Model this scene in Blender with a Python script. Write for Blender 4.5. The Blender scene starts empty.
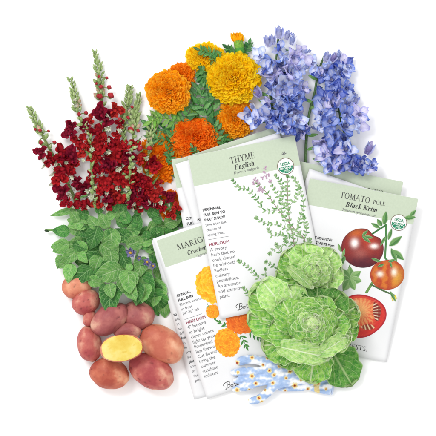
import bpy, bmesh, math, random
from mathutils import Vector, Matrix, noise, Euler
R = math.radians
scn = bpy.context.scene
COL = scn.collection
MM = 0.001
CAMH = 3000.0          # camera height above the table, millimetres

# ------------------------------------------------------------------ helpers
def lin(c):
    c /= 255.0
    return c/12.92 if c <= 0.04045 else ((c+0.055)/1.055)**2.4
def H(h, k=0.77):
    h = h.lstrip('#')
    return tuple(lin(int(h[i:i+2], 16))*k for i in (0, 2, 4))
def mixc(a, b, t):
    t = max(0, min(1, t))
    return tuple(a[i]*(1-t)+b[i]*t for i in range(3))
def W(px, py, z=0.0):
    """a point of the photo that stands z millimetres above the table"""
    k = (CAMH-z)/CAMH
    return Vector(((px-218)*k*MM, (218-py)*k*MM, z*MM))
def tag(o, label=None, cat=None, group=None, kind=None):
    if label: o['label'] = label
    if cat: o['category'] = cat
    if group: o['group'] = group
    if kind: o['kind'] = kind
    return o
def empty(name, loc, label, cat, group=None):
    o = bpy.data.objects.new(name, None); COL.objects.link(o)
    o.location = loc; o.empty_display_size = 0.01
    return tag(o, label, cat, group)

class MB:
    def __init__(s): s.v = []; s.f = []; s.uv = []; s.c = []; s.mi = []
    def add(s, verts, faces, uvs=None, cols=None, mi=0):
        b = len(s.v); n = len(verts)
        s.v += [Vector(p) for p in verts]
        s.uv += (uvs if uvs else [(0.0, 0.0)]*n)
        if cols is None: s.c += [(1, 1, 1)]*n
        elif len(cols) == 3 and not hasattr(cols[0], '__len__'): s.c += [cols]*n
        else: s.c += cols
        for f in faces: s.f.append(tuple(b+i for i in f)); s.mi.append(mi)
    def mesh(s, name, mats, offset=None, smooth=True):
        me = bpy.data.meshes.new(name)
        off = offset if offset is not None else Vector((0, 0, 0))
        me.from_pydata([p-off for p in s.v], [], s.f)
        if not isinstance(mats, (list, tuple)): mats = [mats]
        for m in mats: me.materials.append(m)
        me.polygons.foreach_set('material_index', s.mi)
        me.polygons.foreach_set('use_smooth', [smooth]*len(s.f))
        uvl = me.uv_layers.new(name='UVMap')
        at = me.color_attributes.new('Col', 'FLOAT_COLOR', 'POINT')
        buf = []
        for c in s.c: buf += [c[0], c[1], c[2], 1.0]
        at.data.foreach_set('color', buf)
        ub = []
        for l in me.loops: ub += s.uv[l.vertex_index]
        uvl.data.foreach_set('uv', ub)
        me.update()
        return me
    def build(s, name, mats, parent=None, offset=None, smooth=True):
        if parent is not None and offset is None: offset = parent.location.copy()
        me = s.mesh(name, mats, offset, smooth)
        o = bpy.data.objects.new(name, me); COL.objects.link(o)
        if parent is not None: o.parent = parent
        return o
def inst(name, me, parent, loc, M3, sc):
    """object using mesh me, child of an unrotated parent"""
    o = bpy.data.objects.new(name, me); COL.objects.link(o)
    o.parent = parent
    o.location = loc-parent.location
    o.rotation_euler = M3.to_euler()
    o.scale = (sc, sc, sc) if not hasattr(sc, '__len__') else sc
    return o
def rotm(az, pitch=0, roll=0):
    return Matrix.Rotation(az, 3, 'Z') @ Matrix.Rotation(pitch, 3, 'X') @ Matrix.Rotation(roll, 3, 'Y')
def tube(mb, pts, rad, n=8, cols=None, cap=True, flat=1.0, mi=0):
    pts = [Vector(p) for p in pts]
    rads = rad if hasattr(rad, '__len__') else [rad]*len(pts)
    vs, fs, uv, cc = [], [], [], []
    for i, p in enumerate(pts):
        a = pts[max(0, i-1)]; b = pts[min(len(pts)-1, i+1)]
        t = (b-a).normalized()
        up = Vector((0, 0, 1)) if abs(t.z) < 0.95 else Vector((0, 1, 0))
        x = t.cross(up).normalized(); y = x.cross(t).normalized()
        for k in range(n):
            an = 2*math.pi*k/n
            vs.append(p + x*math.cos(an)*rads[i] + y*math.sin(an)*rads[i]*flat)
            uv.append((k/n, i/(len(pts)-1)))
            cc.append(cols[i] if (cols and hasattr(cols[0], '__len__')) else (cols or (1, 1, 1)))
    for i in range(len(pts)-1):
        for k in range(n):
            k2 = (k+1) % n
            fs.append((i*n+k, i*n+k2, (i+1)*n+k2, (i+1)*n+k))
    if cap:
        fs.append(tuple(range(n-1, -1, -1))); fs.append(tuple((len(pts)-1)*n+k for k in range(n)))
    mb.add(vs, fs, uv, cc, mi)
def spline(pts, n=6):
    pts = [Vector(p) for p in pts]; out = []
    P = [pts[0]*2-pts[1]]+pts+[pts[-1]*2-pts[-2]]
    for i in range(1, len(P)-2):
        for k in range(n):
            t = k/n
            a, b, c, d = P[i-1], P[i], P[i+1], P[i+2]
            out.append(0.5*((2*b)+(-a+c)*t+(2*a-5*b+4*c-d)*t*t+(-a+3*b-3*c+d)*t**3))
    out.append(pts[-1]); return out

# ------------------------------------------------------------------ materials
def newmat(name, rough=0.55, spec=0.25):
    m = bpy.data.materials.new(name); m.use_nodes = True
    b = m.node_tree.nodes['Principled BSDF']
    b.inputs['Roughness'].default_value = rough
    b.inputs['Specular IOR Level'].default_value = spec
    return m, m.node_tree, b
def N(nt, t, **kw):
    n = nt.nodes.new(t)
    for k, v in kw.items(): setattr(n, k, v)
    return n
def math_(nt, op, a, b=None, clamp=False):
    n = nt.nodes.new('ShaderNodeMath'); n.operation = op; n.use_clamp = clamp
    for i, x in enumerate((a, b)):
        if x is None: continue
        if isinstance(x, (int, float)): n.inputs[i].default_value = x
        else: nt.links.new(x, n.inputs[i])
    return n.outputs[0]
def mixn(nt, fac, a, b, mode='MIX'):
    n = nt.nodes.new('ShaderNodeMix'); n.data_type = 'RGBA'; n.blend_type = mode
    if isinstance(fac, (int, float)): n.inputs[0].default_value = fac
    else: nt.links.new(fac, n.inputs[0])
    for i, x in ((6, a), (7, b)):
        if isinstance(x, (tuple, list)): n.inputs[i].default_value = (*x[:3], 1)
        else: nt.links.new(x, n.inputs[i])
    return n.outputs[2]
def ramp(nt, src, stops):
    n = nt.nodes.new('ShaderNodeValToRGB'); nt.links.new(src, n.inputs[0])
    e = n.color_ramp.elements
    e[0].position = stops[0][0]; e[0].color = (*stops[0][1], 1)
    e[1].position = stops[-1][0]; e[1].color = (*stops[-1][1], 1)
    for p, c in stops[1:-1]:
        k = e.new(p); k.color = (*c, 1)
    return n.outputs[0]
def tex(nt, kind, scale, coord, detail=3, rough=0.5, **kw):
    n = nt.nodes.new(kind); n.inputs['Scale'].default_value = scale
    if 'Detail' in n.inputs: n.inputs['Detail'].default_value = detail
    nt.links.new(coord, n.inputs['Vector'])
    for k, v in kw.items(): setattr(n, k, v)
    return n
def bump(nt, b, h, strength=0.4, dist=0.0006):
    n = nt.nodes.new('ShaderNodeBump'); n.inputs['Strength'].default_value = strength
    n.inputs['Distance'].default_value = dist
    nt.links.new(h, n.inputs['Height']); nt.links.new(n.outputs[0], b.inputs['Normal'])
def objco(nt): return N(nt, 'ShaderNodeTexCoord').outputs['Object']
def obrand(nt): return N(nt, 'ShaderNodeObjectInfo').outputs['Random']

def thin(nt, b, src, fac):
    """let light through petals and leaves"""
    t = nt.nodes.new('ShaderNodeBsdfTranslucent'); nt.links.new(src, t.inputs[0])
    m = nt.nodes.new('ShaderNodeMixShader'); m.inputs[0].default_value = fac
    nt.links.new(b.outputs[0], m.inputs[1]); nt.links.new(t.outputs[0], m.inputs[2])
    out = [n for n in nt.nodes if n.type == 'OUTPUT_MATERIAL'][0]; nt.links.new(m.outputs[0], out.inputs[0])
def mat_col(name, rough=0.6, spec=0.2, nscale=900, amt=0.18, streak=False, bmp=0.25, tr=0.0):
    """colour of each petal/print comes from the Col attribute, broken up by fine pigment noise"""
    m, nt, b = newmat(name, rough, spec)
    a = N(nt, 'ShaderNodeAttribute', attribute_name='Col')
    co = objco(nt)
    if streak:
        tc = N(nt, 'ShaderNodeTexCoord'); mp = N(nt, 'ShaderNodeMapping')
        mp.inputs['Scale'].default_value = (14, 1.2, 1); nt.links.new(tc.outputs['UV'], mp.inputs[0])
        n = tex(nt, 'ShaderNodeTexNoise', 1.6, mp.outputs[0], 3)
    else:
        n = tex(nt, 'ShaderNodeTexNoise', nscale, co, 4)
    hs = N(nt, 'ShaderNodeHueSaturation')
    mr = N(nt, 'ShaderNodeMapRange'); nt.links.new(n.outputs['Fac'], mr.inputs[0])
    mr.inputs[1].default_value = 0.3; mr.inputs[2].default_value = 0.7
    mr.inputs[3].default_value = 1-amt*1.6; mr.inputs[4].default_value = 1+amt
    nt.links.new(mr.outputs[0], hs.inputs['Value']); nt.links.new(a.outputs['Color'], hs.inputs['Color'])
    nt.links.new(hs.outputs[0], b.inputs['Base Color'])
    if bmp: bump(nt, b, n.outputs['Fac'], bmp, 0.0005)
    if tr: thin(nt, b, hs.outputs[0], tr)
    return m
def mat_delph():
    m, nt, b = newmat('blue_petal', 0.6, 0.15)
    a = N(nt, 'ShaderNodeAttribute', attribute_name='Col'); tc = N(nt, 'ShaderNodeTexCoord'); mp = N(nt, 'ShaderNodeMapping')
    mp.inputs['Scale'].default_value = (6, 1.0, 1); nt.links.new(tc.outputs['UV'], mp.inputs[0])
    off = N(nt, 'ShaderNodeVectorMath', operation='ADD'); nt.links.new(mp.outputs[0], off.inputs[0]); nt.links.new(tc.outputs['Object'], off.inputs[1])
    sc = N(nt, 'ShaderNodeVectorMath', operation='SCALE'); sc.inputs['Scale'].default_value = 260; nt.links.new(tc.outputs['Object'], sc.inputs[0]); nt.links.new(sc.outputs[0], off.inputs[1])
    n = tex(nt, 'ShaderNodeTexNoise', 1.0, off.outputs[0], 3)
    def mr(lo, hi, o):
        k = N(nt, 'ShaderNodeMapRange', interpolation_type='SMOOTHSTEP'); nt.links.new(n.outputs['Fac'], k.inputs[0])
        k.inputs[1].default_value = lo; k.inputs[2].default_value = hi; k.inputs[3].default_value = o[0]; k.inputs[4].default_value = o[1]; return k.outputs[0]
    c = mixn(nt, mr(.56, .70, (0, .7)), a.outputs['Color'], H('#f4f1fb', .95))
    c = mixn(nt, mr(.24, .36, (.7, 0)), c, H('#3c4fa6'))
    nt.links.new(c, b.inputs['Base Color']); bump(nt, b, n.outputs['Fac'], .3, .0005); thin(nt, b, c, .3)
    return m
def mat_leaf(name, base, dark, vein, nlat=6, k=2.2, vw=0.07, fine=700, rim=None, vstr=0.75, midw=0.05):
    m, nt, b = newmat(name, 0.6, 0.12)
    tc = N(nt, 'ShaderNodeTexCoord'); va = N(nt, 'ShaderNodeVectorMath', operation='ADD')
    nt.links.new(tc.outputs['Object'], va.inputs[0]); nt.links.new(obrand(nt), va.inputs[1]); co = va.outputs[0]
    wob = tex(nt, 'ShaderNodeTexNoise', 120, co, 2)
    sp = N(nt, 'ShaderNodeSeparateXYZ'); nt.links.new(tc.outputs['UV'], sp.inputs[0])
    w0 = math_(nt, 'MULTIPLY', math_(nt, 'SUBTRACT', wob.outputs['Fac'], 0.5), 0.16)
    s = math_(nt, 'ABSOLUTE', math_(nt, 'MULTIPLY', math_(nt, 'SUBTRACT', sp.outputs[0], 0.5), 2))
    t = math_(nt, 'ADD', sp.outputs[1], w0)
    w = math_(nt, 'SUBTRACT', math_(nt, 'MULTIPLY', t, nlat), math_(nt, 'MULTIPLY', s, k))
    fr = math_(nt, 'ABSOLUTE', math_(nt, 'SUBTRACT', math_(nt, 'FRACT', math_(nt, 'ADD', w, 10)), 0.5))
    def below(x, wd):
        mr = N(nt, 'ShaderNodeMapRange', interpolation_type='SMOOTHSTEP'); nt.links.new(x, mr.inputs[0])
        mr.inputs[1].default_value = wd*0.35; mr.inputs[2].default_value = wd*1.4
        mr.inputs[3].default_value = 1; mr.inputs[4].default_value = 0
        return mr.outputs[0]
    lat = below(fr, vw); mid = below(s, midw)
    mask = math_(nt, 'MAXIMUM', math_(nt, 'MULTIPLY', lat, 0.85), mid)
    vo = tex(nt, 'ShaderNodeTexVoronoi', fine, co, feature='DISTANCE_TO_EDGE')
    net = below(vo.outputs['Distance'], 0.07)
    mask = math_(nt, 'MAXIMUM', mask, math_(nt, 'MULTIPLY', net, 0.2))
    if rim:
        far = math_(nt, 'MAXIMUM', s, math_(nt, 'MULTIPLY', t, 1.0))
        rr = N(nt, 'ShaderNodeMapRange', interpolation_type='SMOOTHSTEP'); nt.links.new(far, rr.inputs[0])
        rr.inputs[1].default_value = 0.93; rr.inputs[2].default_value = 0.99
        mask = math_(nt, 'MAXIMUM', mask, math_(nt, 'MULTIPLY', rr.outputs[0], 0.9))
    pig = tex(nt, 'ShaderNodeTexNoise', 260, co, 5)
    c0 = ramp(nt, pig.outputs['Fac'], [(0.34, dark), (0.66, base)])
    a = N(nt, 'ShaderNodeAttribute', attribute_name='Col')
    c0 = mixn(nt, 1.0, c0, a.outputs['Color'], 'MULTIPLY')
    hs = N(nt, 'ShaderNodeHueSaturation')
    rv = N(nt, 'ShaderNodeMapRange'); nt.links.new(obrand(nt), rv.inputs[0])
    rv.inputs[3].default_value = 0.78; rv.inputs[4].default_value = 1.25
    nt.links.new(rv.outputs[0], hs.inputs['Value']); nt.links.new(c0, hs.inputs['Color'])
    c1 = mixn(nt, math_(nt, 'MULTIPLY', mask, vstr), hs.outputs[0], vein)
    nt.links.new(c1, b.inputs['Base Color'])
    hh = math_(nt, 'ADD', math_(nt, 'MULTIPLY', mask, -0.6), math_(nt, 'MULTIPLY', pig.outputs['Fac'], 0.5))
    bump(nt, b, hh, 0.6, 0.0008); thin(nt, b, c1, 0.22)
    return m

# table
m_table, nt, b = newmat('white_table', 0.6, 0.1)
n = tex(nt, 'ShaderNodeTexNoise', 60, objco(nt), 4)
nt.links.new(ramp(nt, n.outputs['Fac'], [(0.3, (0.93, 0.93, 0.93)), (0.7, (0.95, 0.95, 0.95))]), b.inputs['Base Color'])
# paper
m_paper, nt, b = newmat('packet_paper', 0.45, 0.25)
n = tex(nt, 'ShaderNodeTexNoise', 35, objco(nt), 3)
nt.links.new(ramp(nt, n.outputs['Fac'], [(0.3, (0.672, 0.672, 0.680)), (0.7, (0.700, 0.700, 0.703))]), b.inputs['Base Color'])
bump(nt, b, tex(nt, 'ShaderNodeTexNoise', 45, objco(nt), 3).outputs['Fac'], 0.25, 0.0012)
m_head, nt, b = newmat('packet_header_green', 0.45, 0.25)
n = tex(nt, 'ShaderNodeTexNoise', 500, objco(nt), 3)
nt.links.new(ramp(nt, n.outputs['Fac'], [(0.3, H('#d2dfc6', .675)), (0.7, H('#d8e5cc', .675))]), b.inputs['Base Color'])
m_ink, nt, b = newmat('printing_ink', 0.5, 0.2)
a = N(nt, 'ShaderNodeAttribute', attribute_name='Col'); nt.links.new(a.outputs['Color'], b.inputs['Base Color'])
m_print = mat_col('printed_picture', 0.45, 0.25, 1100, 0.10, bmp=0)
m_snap = mat_col('snapdragon_petal', 0.75, 0.12, 420, 0.4, tr=.25)
m_mari = mat_col('marigold_petal', 0.7, 0.08, 900, 0.10, tr=.4)
m_delph = mat_delph()
m_stem = mat_col('stem_green', 0.6, 0.2, 600, 0.25)
m_bud = mat_col('bud_skin', 0.6, 0.2, 700, 0.25)
m_fern = mat_col('marigold_leaf_green', 0.55, 0.25, 500, 0.22, tr=.2)
m_potleaf = mat_leaf('potato_leaf', H('#8dc766'), H('#559e46'), H('#cbe6b0'), 7, 2.4, 0.08, 650, vstr=0.7, rim=True)
m_potdark = mat_leaf('potato_leaf_deep', H('#539a42'), H('#2b6e34'), H('#a2cf8a'), 7, 2.4, 0.08, 650, vstr=0.7, rim=True)
m_let = mat_leaf('lettuce_leaf', H('#a2d45c', .82), H('#4f9e3a', .82), H('#ecf6c8', .85), 5, 3.2, 0.06, 300, rim=True, vstr=0.72, midw=0.06)
m_letpale = mat_leaf('lettuce_leaf_pale', H('#c8e88e', .85), H('#86c25a', .85), H('#f4fade', .9), 5, 3.2, 0.06, 330, rim=True, vstr=0.72, midw=0.06)
m_letcream = mat_leaf('lettuce_heart', H('#dcefaa', .88), H('#a8d676', .85), H('#fafbe8', .9), 5, 3.2, 0.06, 330, rim=True, vstr=0.72, midw=0.06)
m_letdark = mat_leaf('lettuce_leaf_dark', H('#72b44c'), H('#3c8a34'), H('#cfe8a4'), 5, 3.0, 0.05, 300, rim=True, vstr=0.7, midw=0.06)

def mat_potato(name, a, b2, c, spk):
    m, nt, b = newmat(name, 0.5, 0.25)
    co = objco(nt)
    n1 = tex(nt, 'ShaderNodeTexNoise', 48, co, 6); n2 = tex(nt, 'ShaderNodeTexNoise', 420, co, 4)
    c1 = ramp(nt, n1.outputs['Fac'], [(0.38, a), (0.5, b2), (0.62, c)])
    c2 = mixn(nt, math_(nt, 'MULTIPLY', n2.outputs['Fac'], 0.15), c1, b2)
    vo = tex(nt, 'ShaderNodeTexVoronoi', 330, co); vo.inputs['Randomness'].default_value = 1
    mr = N(nt, 'ShaderNodeMapRange'); nt.links.new(vo.outputs['Distance'], mr.inputs[0])
    mr.inputs[1].default_value = 0.14; mr.inputs[2].default_value = 0.26; mr.inputs[3].default_value = 0.75; mr.inputs[4].default_value = 0
    c3 = mixn(nt, mr.outputs[0], c2, spk)
    at = N(nt, 'ShaderNodeAttribute', attribute_name='Col')
    c4 = mixn(nt, 1.0, c3, at.outputs['Color'], 'MULTIPLY')
    nt.links.new(c4, b.inputs['Base Color'])
    bump(nt, b, n2.outputs['Fac'], 0.6, 0.0007)
    return m
pm_red = mat_potato('red_potato_skin', H('#a8464a', .8), H('#c26a60', .82), H('#e4b096', .85), H('#7e2d30'))
pm_mauve = mat_potato('mauve_potato_skin', H('#9a5052', .85), H('#b46c66', .85), H('#d8a890', .85), H('#6e3438'))
pm_brown = mat_potato('brown_potato_skin', H('#bc6450', .85), H('#d58a6c', .85), H('#ebb898', .85), H('#86463a'))
pm_brick = mat_potato('brick_potato_skin', H('#a84a3a', .82), H('#c66e54', .82), H('#e6ac88', .85), H('#7e3024'))
pm_flesh = mat_potato('potato_flesh', H('#e2be48'), H('#ecd264'), H('#f4e490'), H('#cfa840'))
m_glove = mat_col('glove_cotton', 0.85, 0.05, 1500, 0.06)

# ------------------------------------------------------------------ table
mb = MB(); S = 3.0
mb.add([(-S, -S, 0), (S, -S, 0), (S, S, 0), (-S, S, 0)], [(0, 1, 2, 3)])
tag(mb.build('table_surface', m_table, smooth=False), kind='structure')

# ------------------------------------------------------------------ text
def text_polys(s, bold=0.0, shear=0.0, space=1.0):
    cu = bpy.data.curves.new('t', 'FONT'); cu.body = s; cu.size = 1.0; cu.offset = bold
    cu.shear = shear; cu.space_character = space; cu.resolution_u = 3
    o = bpy.data.objects.new('t', cu); COL.objects.link(o)
    dg = bpy.context.evaluated_depsgraph_get()
    me = bpy.data.meshes.new_from_object(o.evaluated_get(dg))
    vs = [v.co.copy() for v in me.vertices]; fs = [tuple(p.vertices) for p in me.polygons]
    bpy.data.objects.remove(o); bpy.data.curves.remove(cu); bpy.data.meshes.remove(me)
    return vs, fs
CAP = max(v.y for v in text_polys('H')[0])
# serif capitals: list of polygons in a unit-cap box
def serif_glyph(ch):
    K, T = 0.15, 0.055     # thick and thin strokes
    P = []
    def box(x0, y0, x1, y1): P.append([(x0, y0), (x1, y0), (x1, y1), (x0, y1)])
    def bar(xa, ya, xb, yb, w): P.append([(xa-w/2, ya), (xa+w/2, ya), (xb+w/2, yb), (xb-w/2, yb)])
    def sf(xc, y, w=0.34):
        yy = (y, y+0.05) if y < 0.5 else (y-0.05, y)
        box(xc-w/2, yy[0], xc+w/2, yy[1])
    def arc(cx, cy, rx, ry, a0, a1, K=K, T=T, n=18):
        for i in range(n):
            q = []
            for a in (a0+(a1-a0)*i/n, a0+(a1-a0)*(i+1)/n):
                a = R(a); w = T+(K-T)*abs(math.cos(a))**1.5
                q.append(((cx+rx*math.cos(a), cy+ry*math.sin(a)), (cx+(rx-w)*math.cos(a), cy+(ry-w)*math.sin(a))))
            P.append([q[0][0], q[1][0], q[1][1], q[0][1]])
    if ch == 'T':
        bar(.42, 0, .42, 1, K); box(.04, .94, .80, 1); sf(.42, 0); box(.04, .78, .08, .95); box(.76, .78, .80, .95); w = .84
    elif ch == 'H':
        bar(.18, 0, .18, 1, K); bar(.74, 0, .74, 1, K); box(.18, .48, .74, .54)
        for x in (.18, .74): sf(x, 0); sf(x, 1)
        w = .94
    elif ch == 'Y':
        bar(.44, 0, .44, .48, K); bar(.44, .42, .14, 1, K); bar(.44, .42, .72, 1, T+.02); sf(.44, 0); sf(.14, 1, .3); sf(.72, 1, .26); w = .86
    elif ch == 'M':
        bar(.14, 0, .20, 1, T+.02); bar(.94, 0, .88, 1, K); bar(.54, .05, .22, 1, K); bar(.54, .05, .86, 1, T+.02)
        sf(.14, 0, .28); sf(.94, 0); sf(.16, 1, .24); sf(.93, 1, .24); w = 1.10
    elif ch == 'E':
        bar(.18, 0, .18, 1, K); box(.1, .94, .62, 1); box(.1, 0, .66, .06); box(.18, .48, .52, .54)
        box(.58, .8, .62, .96); box(.62, .04, .66, .22); box(.48, .4, .52, .62); w = .74
    elif ch == 'O': arc(.46, .5, .43, .52, 0, 360, n=36); w = .94
    elif ch == 'G':
        arc(.48, .5, .43, .52, 48, 325, n=30); bar(.80, .05, .80, .42, K); sf(.80, .42, .3); box(.75, .74, .80, .96); w = .98
    elif ch == 'A':
        bar(.08, 0, .42, 1, T+.02); bar(.80, 0, .46, 1, K); box(.22, .34, .66, .40); sf(.08, 0, .26); sf(.80, 0, .32); w = .92
    elif ch == 'R':
        bar(.18, 0, .18, 1, K); arc(.34, .74, .30, .26, -90, 90); box(.18, .94, .36, 1); box(.18, .48, .36, .53)
        bar(.74, 0, .40, .5, K); sf(.18, 0); sf(.78, 0, .2); box(.03, .95, .2, 1); w = .84
    elif ch == 'I': bar(.2, 0, .2, 1, K); sf(.2, 0); sf(.2, 1); w = .42
    elif ch == 'P':
        bar(.18, 0, .18, 1, K); arc(.34, .72, .32, .28, -90, 90); box(.18, .94, .36, 1); box(.18, .44, .36, .49); sf(.18, 0); box(.03, .95, .2, 1); w = .72
    elif ch == 'L':
        bar(.18, 0, .18, 1, K); sf(.18, 1); box(.03, 0, .66, .06); box(.62, .04, .66, .24); w = .72
    elif ch == 'D':
        bar(.18, 0, .18, 1, K); arc(.36, .5, .46, .5, -90, 90); box(.05, .94, .4, 1); box(.05, 0, .4, .06); w = .88
    elif ch == 'N':
        bar(.16, 0, .16, 1, T+.02); bar(.78, 0, .78, 1, T+.02); bar(.78, 0, .2, 1, K); sf(.16, 0, .26); sf(.12, 1, .24); sf(.78, 1, .26); w = .94
    elif ch == 'S':
        arc(.32, .74, .25, .27, 30, 270, n=16); arc(.32, .25, .25, .27, -150, 90, n=16); w = .62
    elif ch == '.': box(.05, 0, .2, .14); w = .3
    else: w = .35
    return P, w
def italic_glyph(ch):
    K = .19; P = []
    def box(x0, y0, x1, y1): P.append([(x0, y0), (x1, y0), (x1, y1), (x0, y1)])
    def S(x, y0, y1, foot=True, top=True):
        box(x, y0, x+K, y1)
        if foot: P.append([(x, y0), (x+K+.10, y0), (x+K+.10, y0+.05), (x, y0+.12)])
        if top: P.append([(x-.11, y1-.09), (x+.05, y1-.12), (x+.05, y1), (x-.11, y1-.05)])
    def A(cx, cy, rx, ry, a0, a1, n=14):
        for i in range(n):
            q = []
            for a in (a0+(a1-a0)*i/n, a0+(a1-a0)*(i+1)/n):
                a = R(a); w = .065+(K-.065)*abs(math.cos(a))
                q.append(((cx+rx*math.cos(a), cy+ry*math.sin(a)), (cx+(rx-w)*math.cos(a), cy+(ry-w)*math.sin(a))))
            P.append([q[0][0], q[1][0], q[1][1], q[0][1]])
    def D(xa, ya, xb, yb, w): P.append([(xa-w/2, ya), (xa+w/2, ya), (xb+w/2, yb), (xb-w/2, yb)])
    if ch in 'nhm':
        S(.08, 0, 1.04 if ch == 'h' else .68); A(.36, .44, .22, .25, 0, 175); S(.39, 0, .46, True, False); w = .68
        if ch == 'm': A(.67, .44, .22, .25, 0, 175); S(.70, 0, .46, True, False); w = .99
    elif ch == 'l': S(.08, 0, 1.04); w = .36
    elif ch in 'ij': S(.08, 0 if ch == 'i' else -.25, .68, ch == 'i'); box(.09, .82, .09+K, 1.0); w = .36
    elif ch == 'r': S(.08, 0, .68); A(.38, .46, .20, .22, 35, 175); w = .56
    elif ch == 'c': A(.30, .33, .26, .36, 45, 315); w = .56
    elif ch == 'e': A(.30, .33, .26, .36, 0, 315); box(.12, .31, .54, .38); w = .58
    elif ch == 'a': A(.30, .33, .26, .36, 0, 360, 20); S(.40, 0, .66, True, False); w = .68
    elif ch == 'g': A(.28, .42, .23, .27, 0, 360, 18); A(.28, -.10, .28, .20, 0, 360, 18); box(.42, .56, .62, .66); w = .62
    elif ch == 's': A(.25, .50, .18, .19, 20, 270); A(.25, .17, .20, .19, -160, 90); w = .48
    elif ch == 'k': S(.08, 0, 1.04); D(.24, .28, .52, .66, .09); D(.56, 0, .30, .38, .2); w = .66
    elif ch == 'E': S(.1, 0, 1, False); box(.04, .93, .68, 1); box(.04, 0, .72, .07); box(.2, .47, .54, .54); box(.62, .78, .68, .96); box(.66, .04, .72, .24); box(.5, .38, .54, .64); w = .82
    elif ch == 'B': S(.1, 0, 1, False); A(.34, .75, .32, .26, -90, 90); A(.36, .26, .36, .28, -90, 90); box(.04, .93, .38, 1); box(.04, 0, .38, .07); box(.2, .47, .38, .54); w = .82
    elif ch == 'K': S(.1, 0, 1, False); box(.02, 0, .38, .06); box(.02, .94, .38, 1); D(.28, .42, .72, 1, .1); D(.74, 0, .40, .58, .22); box(.6, 0, .94, .06); box(.58, .94, .88, 1); w = .92
    elif ch == 'C': A(.44, .5, .40, .52, 42, 318, 20); box(.68, .72, .76, .98); w = .82
    else: w = .34
    return P, w
def italic_polys(s, sh=.24):
    vs, fs = [], []; x = 0
    for ch in s:
        P, w = italic_glyph(ch)
        for p in P:
            b = len(vs); vs += [Vector((x+a+c*sh, c, 0)) for a, c in p]; fs.append(tuple(range(b, b+len(p))))
        x += w+.03
    return vs, fs, x
def serif_polys(s):
    vs, fs = [], []; x = 0
    for ch in s:
        P, w = serif_glyph(ch)
        for p in P:
            b = len(vs); vs += [Vector((x+a, c, 0)) for a, c in p]; fs.append(tuple(range(b, b+len(p))))
        x += w+.04
    return vs, fs, x

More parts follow.
